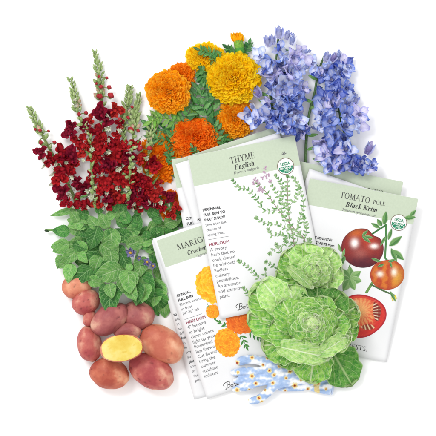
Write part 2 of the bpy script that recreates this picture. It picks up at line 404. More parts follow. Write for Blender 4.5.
# ------------------------------------------------------------------ seed packets
INK = H('#4a4a48', .8); INKB = H('#3a3a3c', .8); INKR = H('#9a4a5c', .8); INKL = H('#6e6e70', .8)
class Packet:
    def __init__(s, tl, rot, w, h, zt, zb, label, margin=0, header=29, htop=0, green=True, bulge=1.0):
        s.w, s.h, s.bulge = w, h, bulge; s.band = None
        th = R(rot)
        u = Vector((math.cos(th), math.sin(th), 0))
        tau = math.asin((zt-zb)/h)
        vd = Vector((math.sin(th)*math.cos(tau), -math.cos(th)*math.cos(tau), -math.sin(tau)))
        y = -vd; z = u.cross(y)
        s.M = Matrix((u, y, z)).transposed().to_4x4(); s.M.translation = W(tl[0], tl[1], zt)
        s.Mi = s.M.inverted()
        e = bpy.data.objects.new('seed_packet', None); COL.objects.link(e)
        e.location = s.M.translation; e.rotation_euler = s.M.to_euler(); e.empty_display_size = .01
        tag(e, label, 'seed packet', 'seed packets fanned out in the middle'); s.e = e
        # the paper envelope: front sheet, back sheet and rolled edges, bulged by the seeds inside
        mb = MB(); nx, ny = 24, 36; vs = []; fs = []; uv = []
        for side in (0, 1):
            for j in range(ny+1):
                for i in range(nx+1):
                    X = w*i/nx; Y = -h*j/ny
                    edge = (i in (0, nx)) or (j in (0, ny))
                    if side == 0: zz = s.bz(X, -Y) - (0.12 if edge else 0)
                    else: zz = -0.55 + (0.12 if edge else 0) + s.bz(X, -Y)*0.25
                    vs.append((X*MM, Y*MM, zz*MM)); uv.append((i/nx, j/ny))
        A = (nx+1)*(ny+1)
        for j in range(ny):
            for i in range(nx):
                a = j*(nx+1)+i
                fs.append((a, a+nx+1, a+nx+2, a+1)); fs.append((A+a, A+a+1, A+a+nx+2, A+a+nx+1))
        for i in range(nx):
            fs.append((i, i+1, A+i+1, A+i)); a = ny*(nx+1)+i; fs.append((a, A+a, A+a+1, a+1))
        for j in range(ny):
            a = j*(nx+1); c = a+nx; fs.append((a, A+a, A+a+nx+1, a+nx+1)); fs.append((c, c+nx+1, A+c+nx+1, A+c))
        mb.add(vs, fs, uv); s.put(mb, 'envelope', m_paper, raw=True)

        if green:
            mb = MB(); nx, ny = 24, 8; vs = []; fs = []
            x0 = margin+.15; x1 = w-.15-margin*0.2
            for j in range(ny+1):
                for i in range(nx+1):
                    vs.append((x0+(x1-x0)*i/nx, -(htop+.15+(header-htop)*j/ny), 0.03))
            for j in range(ny):
                for i in range(nx):
                    a = j*(nx+1)+i; fs.append((a, a+nx+1, a+nx+2, a+1))
            mb.add(vs, fs); s.band = s.put(mb, 'header_band', m_head)
    def bz(s, X, V):
        a = max(0, min(1, X/s.w)); b = max(0, min(1, V/s.h))
        return s.bulge*(16*a*(1-a)*b*(1-b))**0.6 + 0.15*math.sin(a*9+1)*math.sin(b*7)*(16*a*(1-a)*b*(1-b))**0.5
    def put(s, mb, name, mat, raw=False):
        if not raw:   # local millimetres -> metres, laid on the bulged front sheet
            mb.v = [Vector((p.x*MM, p.y*MM, (p.z+s.bz(p.x, -p.y))*MM)) for p in mb.v]
        o = mb.build(name, mat, None, Vector((0, 0, 0)), smooth=True)
        o.parent = s.band if (s.band and name in ('title_text', 'organic_seal', 'leaf_emblem')) else s.e
        return o
    def L(s, px, py):
        """photo pixel -> local millimetres on the front sheet"""
        z = 10.0
        for _ in range(4):
            p = s.Mi @ W(px, py, z); q = s.M @ Vector((p.x, p.y, 0)); z = q.z/MM
        return (p.x/MM, p.y/MM)
    def text(s, mb, txt, px, py, cap, col=INK, bold=0.0, shear=0.0, width=None, serif=False, z=0.12, dirpx=None, space=1.0):
        if serif == 'italic': vs, fs, x = italic_polys(txt); k = cap
        elif serif: vs, fs, x = serif_polys(txt); k = cap
        else:
            vs, fs = text_polys(txt, bold, shear, space); k = cap/CAP; x = max([v.x for v in vs]+[.1])
        kx = (width/x) if width else k
        u, v = s.L(px, py)
        if dirpx:
            u2, v2 = s.L(*dirpx); an = math.atan2(v2-v, u2-u)
        else: an = 0
        ca, sa = math.cos(an), math.sin(an)
        out = []
        for p in vs:
            a, b2 = p.x*kx, p.y*k
            out.append((u+a*ca-b2*sa, v+a*sa+b2*ca, z))
        mb.add(out, fs, cols=col)
        if col == INKR: mb.add([(p[0]+.22, p[1], p[2]+.01) for p in out], fs, cols=col)
    def ribbon(s, mb, pts, wd, col, z=0.08):
        q = [s.L(*p) for p in pts]; rib(mb, q, wd, col, z)
    def poly(s, mb, q, col, z):
        mb.add([(a, b2, z) for a, b2 in q], [tuple(range(len(q)))], cols=col)
def rib(mb, q, wd, col, z):
    vs = []; n = len(q)
    wds = wd if hasattr(wd, '__len__') else [wd]*n
    for i, p in enumerate(q):
        a = q[max(0, i-1)]; b = q[min(n-1, i+1)]
        dx, dy = b[0]-a[0], b[1]-a[1]; l = math.hypot(dx, dy) or 1
        vs.append((p[0]-dy/l*wds[i]/2, p[1]+dx/l*wds[i]/2, z)); vs.append((p[0]+dy/l*wds[i]/2, p[1]-dx/l*wds[i]/2, z))
    mb.add(vs, [(2*i, 2*i+1, 2*i+3, 2*i+2) for i in range(n-1)], cols=col)
def flat_leaf(mb, cx, cy, an, L, wd, c1, c2, edge, z, n=8):
    """printed leaf: base at (cx, cy), two halves and a pale outline"""
    ca, sa = math.cos(an), math.sin(an)
    def q(t, s): return (cx+t*L*ca-s*sa, cy+t*L*sa+s*ca)
    for k, (sc, cc, zz) in enumerate(((1.0, None, z), (0.8, None, z+0.012))):
        for sgn, c in ((1, c1), (-1, c2)):
            pts = [q(i/n, 0) for i in range(n+1)]
            pts += [q(i/n, sgn*sc*wd/2*math.sin(math.pi*(i/n)**0.85)) for i in range(n-1, 0, -1)]
            if sgn < 0: pts = pts[::-1]
            mb.add([(a, b, zz) for a, b in pts], [tuple(range(len(pts)))], cols=edge if k == 0 else c)
def flat_bloom(mb, cx, cy, r, ry, cols, z0, seed, n=150):
    rnd = random.Random(seed)
    m = 28
    mb.add([(cx+r*.93*math.cos(6.283*i/m), cy+ry*.93*math.sin(6.283*i/m), z0) for i in range(m)], [tuple(range(m))], cols=cols[0])
    for i in range(n):
        k = 1-(i+.5)/n; rr = math.sqrt(k); a = i*2.39996
        x, y = cx+r*rr*.93*math.cos(a), cy+ry*rr*.93*math.sin(a)
        w = r*(.10+.09*rr); l = r*(.10+.10*rr); q = []
        for j in range(9):
            b = 6.283*j/9; q.append((l*math.cos(b)*(1+.2*rnd.random()), w*math.sin(b)))
        a2 = a+rnd.uniform(-.5, .5)
        q = [(x+p*math.cos(a2)-o*math.sin(a2), y+p*math.sin(a2)+o*math.cos(a2)) for p, o in q]
        c = mixc(cols[0], cols[1], rnd.random()); c2 = mixc(c, cols[2], rnd.random()*.9)
        z = z0+.006+i*.003
        mb.add([(p, o, z) for p, o in q]+[(x, y, z+.002)], [(j, (j+1) % 9, 9) for j in range(9)], cols=[c2 if (j < 3 or j > 7) else c for j in range(9)]+[c])
def seal(pk, px, py, r):
    mb = MB(); cx, cy = pk.L(px, py); n = 40
    cir = lambda rr, a0=0, a1=360: [(cx+rr*math.cos(R(a0+(a1-a0)*i/n)), cy+rr*math.sin(R(a0+(a1-a0)*i/n))) for i in range(n+(a1-a0 < 360))]
    pk.poly(mb, cir(r), H('#7c6a58'), .30); pk.poly(mb, cir(r*.93), H('#f4f6f2'), .32)
    pk.poly(mb, cir(r*.84, 188, 352), H('#1f8a63'), .34)
    G = H('#1f8a63')
    for i in range(6):  # field furrows
        x = cx+r*(-.5+.2*i); rib(mb, [(cx+r*(-.12+.05*i), cy-r*.42), (x, cy-r*.74)], r*.05, H('#cfe6d8'), .355)
    pk.poly(mb, [(cx-r*.80, cy-r*.05), (cx-r*.82, cy-r*.42), (cx+r*.82, cy-r*.42), (cx+r*.80, cy-r*.05)], G, .36)
    vs, fs = text_polys('USDA', .03); x = max(v.x for v in vs); k = r*1.15/x
    mb.add([(cx-r*.58+v.x*k, cy+r*.12+v.y*k*1.15, .38) for v in vs], fs, cols=G)
    vs, fs = text_polys('ORGANIC', .02); x = max(v.x for v in vs); k = r*1.44/x
    mb.add([(cx-r*.72+v.x*k, cy-r*.35+v.y*k*1.15, .38) for v in vs], fs, cols=H('#f4f6f2'))
    pk.put(mb, 'organic_seal', m_ink)
def script_logo(pk, px, py, dpx, k=1.0):
    """the hand-written mark: B, o, t, a"""
    mb = MB(); u, v = pk.L(px, py); u2, v2 = pk.L(*dpx); an = math.atan2(v2-v, u2-u)
    def pl(pts, w=.45):
        q = [Vector((x, y, 0)) for x, y in pts]; q = spline(q, 5)
        n = len(q); wd = [w*(.45+.9*abs(math.sin(math.pi*2*i/n+.5))) for i in range(n)]
        rib(mb, [(u+(p.x*math.cos(an)-p.y*math.sin(an))*k, v+(p.x*math.sin(an)+p.y*math.cos(an))*k) for p in q], wd, INK, .12)
    pl([(-2.2, 2.2), (-2.6, 4.2), (-.6, 5.8), (2.8, 6.4), (4.6, 5.6), (4.0, 4.0), (2.2, 3.3), (3.9, 2.8), (3.8, 1.0), (1.8, 0), (-.4, .1), (-1.2, .9)])
    pl([(1.9, 6.0), (1.2, 3.2), (.4, .6), (-.8, -.6), (-2, -.4)], .6)
    pl([(6.2, 2.6), (5.0, 2.0), (5.0, .4), (6.2, .1), (7.1, 1.2), (6.6, 2.4), (6.0, 2.5)])
    pl([(7.2, 1.9), (8.6, 2.4), (9.6, 3.4)], .25)
    pl([(9.9, 5.0), (9.3, 2.6), (9.0, .6), (9.6, 0), (10.6, .5)], .5); pl([(8.4, 3.4), (11.0, 3.6)], .3)
    pl([(13.2, 2.4), (12.0, 2.5), (11.2, 1.2), (11.6, .1), (12.6, .5), (13.3, 2.2), (13.0, .6), (13.6, 0), (14.6, .8)])
    pl([(14.8, 2.2), (14.6, 0), (15.4, 2.0), (16.2, 2.0), (16.2, .2), (17, .4)]); pl([(17.8, 2.2), (17.4, .3), (18, 0)]); pl([(20, 2.2), (18.8, 1.6), (19, .2), (20.4, .4)])
    pk.put(mb, 'logo_print', m_ink)
def block(pk, lines, x0, y0, dx, dy, dirv, specs):
    """column of small printing; each line steps by (dx, dy) in photo pixels"""
    mb = MB()
    for i, (t, kind, adv) in enumerate(lines):
        if t:
            cap, col, bold = specs[kind]
            pk.text(mb, t, x0, y0, cap, col, bold, dirpx=(x0+dirv[0], y0+dirv[1]))
        x0 += dx*adv; y0 += dy*adv
    return mb
SP = {'b': (2.45, INKB, .034), 'n': (2.6, INKL, .0), 'h': (2.8, INKR, 0), 'p': (3.2, INKL, .0)}

# -- packets behind the thyme packet
pC = Packet((176, 160), 18.5, 108, 165, 14.2, 1.5, 'grey-green topped seed packet behind the herb packet, its top edge under the blue florets')
pB = Packet((171.5, 159.5), 9.8, 108, 165, 16.0, 3.2, 'seed packet whose edge sticks out farthest left behind the herb packet')
mb = block(pB, [('COOL', 'b', 1), ('FULL', 'b', 1), ('Sow', 'n', 1)], 186, 220, 1, 5.2, (10, -1.7), SP); pB.put(mb, 'body_text', m_ink)
pD = Packet((175.3, 164.0), 17, 108, 165, 17.6, 5.0, 'white seed packet tucked directly under the upper left corner of the herb packet', green=False)
mb = block(pD, [('ANNUAL', 'b', 1), ('SUN', 'b', 1)], 197.5, 221, 1.5, 5.2, (10, -3), SP); pD.put(mb, 'body_text', m_ink)
# -- packets behind the tomato packet
pI = Packet((296, 160.5), -11.2, 109, 165, 11.5, 1.0, 'seed packet showing only a grey-green top strip between tomato packet and blue spikes')
mb = MB(); pI.text(mb, 'TOMATO', 346, 188.5, 5.0, H('#6c7466', .8), serif=True, width=38, dirpx=(356, 190.4)); pI.put(mb, 'title_text', m_ink)
pH = Packet((309.5, 168.6), -19, 108, 165, 14.2, 2.0, 'white seed packet whose pointed corner shows between the herb packet and the tomato packet', green=False)
# -- packet behind the marigold packet
pF = Packet((151.5, 240.5), 14.9, 106, 165, 12.8, 1.2, 'seed packet showing as a thin white edge left of the marigold packet, beside the potatoes', green=False)
mb = MB(); rnd = random.Random(4)
for i in range(15):
    t = i/14; x = 176+(197-176)*t*1.02; y = 316+(382-316)*t
    pF.text(mb, rnd.choice(['sow', 'in', 'full', 'to', 'plant', 'the', 'so', 'fall']), x-2.2, y, 2.7, INKL if i % 5 else INKB, .02 if i % 5 == 0 else 0, dirpx=(x+8, y-2.6))
pF.put(mb, 'body_text', m_ink)

# -- marigold packet
pE = Packet((152.6, 238.8), 18.7, 108, 169.5, 14.6, 4.2, 'seed packet with printed orange marigolds and green header, left of the herb packet', margin=3.0, header=31, htop=2.8)
mb = MB(); pE.text(mb, 'MARIGOLD', 177.8, 250.3, 5.6, INK, serif=True, width=44, dirpx=(187.8, 246.9))
pE.text(mb, 'Crackerjack', 187.6, 255.2, 4.4, INKB, serif='italic', width=30, dirpx=(197.6, 251.8))
pE.text(mb, 'Tagetes erecta', 196, 257.5, 2.4, INKL, 0, .2, dirpx=(206, 254.1)); pE.put(mb, 'title_text', m_ink)
dv = (10, -3.3)
mb = block(pE, [('ANNUAL', 'b', 1), ('FULL SUN', 'b', 1), ('Blooms summer', 'n', 1), ('to frost', 'n', 1), ('24"-36" tall', 'n', 1)], 176.8, 297.2, 1.5, 4.5, dv, SP)
for i, (t, k) in enumerate([('HEIRLOOM', 'h'), ('4" blooms', 'p'), ('in bright', 'p'), ('citrus colors', 'p'), ('light up your', 'p'), ('flowerbed', 'p'), ('like fireworks.', 'p'), ('Cut flowers', 'p'), ('bring the', 'p'), ('summer', 'p'), ('sunshine', 'p'), ('indoors.', 'p')]):
    x = 186.3+1.66*i; y = 324.3+4.88*i; cap, col, bo = SP[k]
    pE.text(mb, t, x, y, cap, col, bo, dirpx=(x+dv[0], y+dv[1]))
pE.put(mb, 'body_text', m_ink)
mb = MB(); pE.ribbon(mb, [(184.6, 319.6), (202, 313.6)], .3, INKL, .1); pE.put(mb, 'rule_line', m_ink)
script_logo(pE, 227, 388.2, (237, 385), .95)
OR = [H('#e8780e', .9), H('#f5960f', .9), H('#fbc22e', .9)]; RD = [H('#d4500a', .9), H('#e96a12', .9), H('#f58a2a', .9)]; YL = [H('#ee9406', .9), H('#f7b310', .9), H('#fcd548', .9)]
GA, GB, GE = H('#4f9440'), H('#3a7c3a'), H('#88b86c')
def spray(pk, mb, px, py, tx, ty, L, n, z, seed, w=2.2):
    rnd = random.Random(seed); a = pk.L(px, py); b = pk.L(tx, ty)
    rib(mb, [a, b], .5, GB, z)
    an = math.atan2(b[1]-a[1], b[0]-a[0])
    for i in range(n):
        t = (i+.6)/n; x, y = a[0]+(b[0]-a[0])*t, a[1]+(b[1]-a[1])*t
        for sg in (-1, 1): flat_leaf(mb, x, y, an+sg*(.9-.3*t)+rnd.uniform(-.1, .1), L*(1-.35*t), w, GA, GB, GE, z+.02+.001*i)
    flat_leaf(mb, b[0], b[1], an, L*.8, w, GA, GB, GE, z+.04)
mb = MB()
for (x, y, r_, ry_, c, sd, zz) in ((214.5, 284, 17.5, 18, YL, 1, .12), (213, 311.5, 6.5, 6.5, OR, 2, .10), (243, 319, 16, 13, RD, 3, .12), (227.3, 342.5, 11.5, 14, OR, 5, .14)):
    u, v = pE.L(x, y); flat_bloom(mb, u, v, r_, ry_, c, zz, sd, 170)
pE.put(mb, 'marigold_print', m_print)
for a in ((207, 303, 214, 317, 5, 3, .05, 1), (232, 330, 219, 322, 5, 3, .05, 2), (248, 330, 262, 340, 7, 4, .05, 3, 2.0), (240, 333, 246, 346, 7, 3, .05, 4, 2.0), (236, 334, 236, 341, 5, 2, .05, 5)):
    mb = MB(); spray(pE, mb, *a); pE.put(mb, 'leaf_print', m_print)

# -- thyme packet
pT = Packet((187.9, 156.6), 11.3, 108, 165, 20.5, 13.2, 'seed packet with a printed sprig of tiny-leaved herb, lying topmost in the centre', header=30)
mb = MB(); dv = (10, -2.0)
pT.text(mb, 'THYME', 230.6, 163.8, 6.3, INK, serif=True, width=25.5, dirpx=(240.6, 161.4))
pT.text(mb, 'English', 234.5, 170.0, 4.8, INKB, serif='italic', width=20.5, dirpx=(244.5, 167.6))
pT.text(mb, 'Thymus vulgaris', 233.0, 174.6, 2.7, INKL, 0, .25, width=27, dirpx=(243, 172.4))
pT.put(mb, 'title_text', m_ink)
dv = (10, -1.75)
mb = block(pT, [('PERENNIAL', 'b', 1), ('FULL SUN TO', 'b', 1), ('PART SHADE', 'b', 1), ('Sow after last', 'n', 1), ('chance of', 'n', 1), ('spring frost', 'n', 1)], 202.8, 211.4, .92, 5.0, dv, SP)
for i, (t, k) in enumerate([('HEIRLOOM', 'h'), ('A savory', 'p'), ('herb that no', 'p'), ('cook should', 'p'), ('be without!', 'p'), ('Endless', 'p'), ('culinary', 'p'), ('possibilities.', 'p'), ('An aromatic', 'p'), ('and attractive', 'p'), ('plant.', 'p')]):
    x = 209.2+1.06*i; y = 246.2+5.22*i; cap, col, bo = SP[k]
    pT.text(mb, t, x, y, cap, col, bo, dirpx=(x+dv[0], y+dv[1]))
pT.put(mb, 'body_text', m_ink)
mb = MB(); pT.ribbon(mb, [(208.2, 239.8), (229.5, 236)], .3, INKL, .1); pT.put(mb, 'rule_line', m_ink)
script_logo(pT, 239, 309.5, (249, 307.6), .9)
seal(pT, 285.6, 166.2, 8.4)
mb = MB(); u, v = pT.L(284, 154.5)
for a in (20, 65, 110, 155): flat_leaf(mb, u, v, R(a), 3.4, .8, INKL, INKL, INKL, .1)
rib(mb, [(u, v-1), (u, v+1)], .3, INKL, .1); pT.put(mb, 'leaf_emblem', m_ink)
# printed herb
mb = MB(); rnd = random.Random(11); wood = H('#9a8578')
TG = [(H('#92b87a'), H('#6fa060')), (H('#a6c690'), H('#82ac70')), (H('#7aa866'), H('#568a50')), (H('#b4cca2'), H('#92b482'))]
def sprig(path, ll=4.6, gap=3.6, z=.1, woody=False, tipw=.35):
    q = spline([Vector((*pT.L(p[0]+rnd.uniform(-1.6, 1.6), p[1]+rnd.uniform(-1, 1)), 0)) for p in path], 10)
    rib(mb, [(p.x, p.y) for p in q], [1.0*(1-i/len(q))+tipw if woody else tipw for i in range(len(q))], wood if woody else H('#7c9a66'), z)
    acc = 0; k = 0
    for i in range(1, len(q)):
        acc += (q[i]-q[i-1]).length
        if acc > gap*rnd.uniform(.85, 1.25):
            acc = 0; k += 1; t = i/len(q); an = math.atan2(q[i].y-q[i-1].y, q[i].x-q[i-1].x)
            for sg in (-1, 1):
                c1, c2 = rnd.choice(TG)
                flat_leaf(mb, q[i].x, q[i].y, an+sg*rnd.uniform(.4, 1.35), ll*rnd.uniform(.7, 1.15)*(1-.25*t), 2.0*rnd.uniform(.8, 1.1), c1, c2, H('#b9d3a4'), z+.03+.002*k)
    for a in (-.4, .1, .5):
        c1, c2 = rnd.choice(TG); flat_leaf(mb, q[-1].x, q[-1].y, an+a, ll*.8, 1.8, c1, c2, H('#b9d3a4'), z+.1)
sprig([(306, 262), (303, 240), (294.6, 229), (278.6, 208.7), (266, 192), (259, 184)], woody=True, gap=4.4)
sprig([(296, 262), (294, 240), (291, 220), (289, 200), (287, 178)], woody=True)
sprig([(294.6, 229), (284, 228), (276, 224), (265, 223), (256, 219.5)])
sprig([(279, 209), (266, 210), (256, 199), (247, 190), (240, 188), (235, 182)])
sprig([(292, 214), (280, 200), (274, 190), (270, 184)])
sprig([(296, 240), (300, 220), (302, 205), (301, 190)])
sprig([(291, 205), (297, 196), (298, 184), (295, 178)])
sprig([(300, 250), (288, 244), (280, 234), (272, 236), (268, 230)])
sprig([(294, 262), (284, 256), (277, 248), (270, 252)]); sprig([(300, 275), (285, 276), (275, 266), (267, 262)], gap=3.2)
sprig([(285, 285), (274, 282), (266, 276), (266, 270)], gap=3.2)
sprig([(262, 279), (256, 274), (249, 267), (241, 260.5)], gap=3.2)
sprig([(256, 297), (249, 293), (243, 289)], gap=3.0)
sprig([(286, 224), (284, 212), (281, 202), (283, 190)]); sprig([(306, 240), (307, 228), (305, 218)], gap=3)
sprig([(297, 232), (288, 236), (282, 246), (276, 244)], gap=3.2)
sprig([(288, 196), (281, 184), (278, 176)], gap=3); sprig([(305, 262), (309, 250), (308, 240)], gap=3)
pT.put(mb, 'herb_print', m_print)
mb = MB()
for cx, cy in ((255, 179), (259, 184), (264, 173), (266, 177), (262, 178), (257, 181), (260, 188), (268, 175), (265, 168), (254, 183), (263, 191), (270, 181), (259, 190)):
    u, v = pT.L(cx, cy)
    for j in range(6):
        a = rnd.uniform(0, 6.28); flat_leaf(mb, u, v, a, 2.3, 1.2, H('#c9a9bd'), H('#b28aa8'), H('#e4d2de'), .24+.004*j)
pT.put(mb, 'blossom_print', m_print)

# -- tomato packet
pG = Packet((309.6, 178.2), -10.7, 110, 166.5, 16.5, 3.5, 'seed packet with printed ripe tomatoes and a cut slice, rightmost of all', header=26)
mb = MB()
pG.text(mb, 'TOMATO', 339.6, 197.4, 5.9, INK, serif=True, width=30.5, dirpx=(349.6, 199.4))
pG.text(mb, 'POLE', 372.8, 203.7, 4.0, INK, serif=True, width=12.5, dirpx=(382.8, 205.6))
pG.text(mb, 'Black Krim', 345.2, 206.2, 4.6, INKB, serif='italic', width=32, dirpx=(355.2, 208.1))
pG.text(mb, 'Solanum lycopersicum', 341.5, 210.4, 2.5, INKL, 0, .25, width=35, dirpx=(351.5, 212.4))
pG.put(mb, 'title_text', m_ink)
mb = MB()
for t, x, y, k in (('FROST SENSITIVE', 306.4, 237.0, 'b'), ('STARTS from', 315.4, 243.6, 'b'), ('indoor', 318.6, 248.7, 'b')):
    pG.text(mb, t, x, y, 2.3, INKB, .03, dirpx=(x+10, y+1.7))
pG.put(mb, 'body_text', m_ink)
mb = MB(); pG.text(mb, 'INTERESTS.', 332, 344.2, 4.6, INK, serif=True, width=36, dirpx=(342, 346.3)); pG.put(mb, 'logo_print', m_ink)
seal(pG, 398.7, 222.5, 8.2)
def blob(pk, mb, outline, colf, z, nr=14):
    """printed shape: polar patch inside an outline, coloured by colf(u, v, r)"""
    cx = sum(p[0] for p in outline)/len(outline); cy = sum(p[1] for p in outline)/len(outline)
    n = len(outline); vs = [(*pk.L(cx, cy), z)]; cs = [colf(cx, cy, 0)]; fs = []
    for j in range(1, nr+1):
        for (x, y) in outline:
            t = j/nr; X, Y = cx+(x-cx)*t, cy+(y-cy)*t
            vs.append((*pk.L(X, Y), z)); cs.append(colf(X, Y, t))
    for i in range(n):
        i2 = (i+1) % n; fs.append((0, 1+i2, 1+i))
        for j in range(nr-1): fs.append((1+j*n+i, 1+j*n+i2, 1+(j+1)*n+i2, 1+(j+1)*n+i))
    mb.add(vs, fs, cols=cs)
def oval(cx, cy, rx, ry, rot=0, n=72, f=None):
    out = []
    for i in range(n):
        a = 2*math.pi*i/n; k = f(a) if f else 1
        x, y = rx*k*math.cos(a), ry*k*math.sin(a); c, s_ = math.cos(rot), math.sin(rot)
        out.append((cx+x*c-y*s_, cy+x*s_+y*c))
    return out
def g2(x, y, cx, cy, rx, ry): return math.exp(-(((x-cx)/rx)**2+((y-cy)/ry)**2))
def nz(x, y, s, k=0): return noise.noise(Vector((x*s, y*s, k)))
def c_big(x, y, t):
    c = mixc(H('#a4332a'), H('#5a1c2c'), g2(x, y, 364, 266, 20, 18)*1.1+.2*nz(x, y, .25))
    c = mixc(c, H('#e2722c'), .95*g2(x, y, 355, 231, 9, 6)); c = mixc(c, H('#c0442c'), .9*g2(x, y, 369, 240, 7, 12))
    c = mixc(c, H('#4a1a28'), .7*(t**8)); c = mixc(c, H('#fdf0ea', .9), 1.2*g2(x, y, 354.5, 243, 3.4, 4)+1.1*g2(x, y, 374, 246, 3.6, 2.2))
    return mixc(c, H('#c87468'), .5*g2(x, y, 360, 253, 7, 5))
def c_small(x, y, t):
    c = mixc(H('#dd7a2c'), H('#c24a26'), .5+.8*math.sin((x-387)*.62+nz(x, y, .2)*2))
    c = mixc(c, H('#e8b440'), .7*g2(x, y, 398, 278, 6, 10)); c = mixc(c, H('#a83c2c'), .8*t**7)
    return mixc(c, H('#fbf0dc'), 1.2*g2(x, y, 380, 274, 3, 2.6)+1.1*g2(x, y, 394, 272, 2.6, 3.6))
def c_slice(x, y, t):
    cx, cy = 361, 312
    an = math.atan2(y-cy, x-cx); r = math.hypot(x-cx, y-cy)
    c = mixc(H('#e4422e'), H('#f29a5e'), .5+.5*math.sin(an*19+nz(x, y, .4)*3)); c = mixc(c, H('#d8322c'), min(1, max(0, (r-13)/6)))
    c = mixc(c, H('#f8bf78'), g2(x, y, 361, 309, 9, 10)*.75); c = mixc(c, H('#fff0c8'), g2(x, y, 354, 303, 2.6, 2.4))
    loc = g2(x, y, 377, 309, 4.2, 13)
    if loc > .42: c = mixc(H('#8a2e24'), H('#fbe6c4'), max(0, math.sin(an*34))*(1 if x < 378 else .2))
    loc = g2(x, y, 368, 327, 8, 3.2)
    if loc > .5: c = mixc(H('#9a3a26'), H('#f8d8a8'), max(0, math.sin(an*30)))
    if t > .84: c = mixc(c, H('#d93a30'), .85)
    if t > .93: c = H('#b82630')
    return c
mb = MB(); gz = .06
pG.ribbon(mb, [(386, 224), (386, 240), (385, 258), (389, 262)], 1.9, H('#4a8448'), gz); pG.ribbon(mb, [(386, 225), (378, 230), (369, 236), (362, 236)], 1.7, H('#3f7840'), gz+.02)
pG.ribbon(mb, [(381, 262), (374, 280), (366, 293)], 2.6, H('#6f9a50'), gz); pG.ribbon(mb, [(370, 284), (384, 291), (396, 296)], 1.6, H('#4f7044'), gz+.01)
pG.ribbon(mb, [(351, 262), (346, 275)], 1, H('#5f8c50'), gz)
pG.put(mb, 'vine_print', m_print)
mb = MB()
def lf(px, py, tx, ty, w, z=.09, c=None):
    a = pG.L(px, py); b = pG.L(tx, ty); c = c or (H('#6f9f5c'), H('#4c8246'))
    flat_leaf(mb, a[0], a[1], math.atan2(b[1]-a[1], b[0]-a[0]), math.hypot(b[0]-a[0], b[1]-a[1]), w, c[0], c[1], H('#a9c692'), z)
for k, a in enumerate([(382, 226, 377, 219, 5), (384, 225, 386, 211, 6), (380, 228, 371, 223, 4), (388, 240, 392, 228, 4), (389, 246, 402, 236, 6.5), (392, 250, 404, 260, 7), (391, 248, 397, 262, 5), (386, 236, 380, 246, 3), (410, 216, 416, 210, 4), (404, 218, 416, 217, 5), (381, 262, 371, 258, 3), (384, 264, 377, 267, 3), (388, 262, 396, 259, 3), (390, 262, 392, 268, 2.4), (362, 236, 368, 230, 3), (362, 236, 371, 243, 3.4), (364, 236, 374, 238, 3), (345, 256, 341, 264, 4), (344, 262, 336, 268, 4), (390, 291, 396, 302, 3)]):
    lf(*a, z=.2+.01*k); pG.put(mb, 'leaf_print', m_print); mb = MB()
for k, a in enumerate([(350, 279, 350, 266, 8), (350, 279, 340, 268, 8), (350, 279, 361, 271, 8), (350, 279, 338, 280, 9), (350, 279, 362, 281, 8), (350, 279, 343, 291, 9), (350, 279, 355, 290, 8), (341, 252, 338, 243, 3), (342, 258, 345, 248, 3)]):
    lf(*a, z=.09+.01*k, c=(H('#90b874'), H('#6f9f5a')))
pG.put(mb, 'leaf_print', m_print)
mb = MB(); blob(pG, mb, oval(362.4, 248.0, 20.6, 20.2, .15, f=lambda a: 1-.16*math.exp(-((a-5.25)/.28)**2)+.03*math.cos(2*a)), c_big, .14, 30)
blob(pG, mb, oval(387.3, 274.5, 17.2, 15.2, -.1, f=lambda a: 1-.05*math.exp(-((a-4.6)/.3)**2)), c_small, .17, 30)
pG.put(mb, 'tomato_print', m_print)
mb = MB(); blob(pG, mb, oval(362, 315.5, 23.5, 21.6, 0, n=260, f=lambda a: 1+.05*math.cos(3*a+.6)), c_slice, .13, 70); pG.put(mb, 'tomato_slice_print', m_print)
mb = MB(); u, v = pG.L(394, 298)
for j in range(6): flat_leaf(mb, u, v, R(60*j+10), 3.6, 1.8, H('#f2e24a'), H('#e6cc2c'), H('#f6ec80'), .34+.003*j)
pG.put(mb, 'blossom_print', m_print)

# ------------------------------------------------------------------ 3-D plant pieces
def leaf_mesh(name, L, wd, mat, seed=0, fold=.18, droop=.2, ruffle=.04, nu=10, nv=16, prof=.8, serr=0.0, col=(1, 1, 1)):
    rnd = random.Random(seed); ph = rnd.uniform(0, 6); mb = MB(); vs = []; uv = []; fs = []
    for j in range(nv+1):
        t = j/nv; w = wd/2*max(0.0, math.sin(math.pi*t**prof))**.8
        if j in (0, nv): w = wd*.012
        w *= 1+serr*math.sin(j*2.4)
        for i in range(nu+1):
            s = -1+2*i/nu
            x = s*w; z = fold*abs(s)*w - droop*L*t*t + ruffle*L*s*s*math.sin(t*13+ph+(1.5 if s > 0 else 0))
            z += .012*L*math.cos(((t*7-abs(s)*2.4) % 1-.5)*6.28)*(1-abs(s)**3)
            vs.append((x*MM, t*L*MM, z*MM)); uv.append(((s+1)/2, t))
    for j in range(nv):
        for i in range(nu):
            a = j*(nu+1)+i; fs.append((a, a+1, a+nu+2, a+nu+1))
    mb.add(vs, fs, uv, col); return mb.mesh(name, mat)
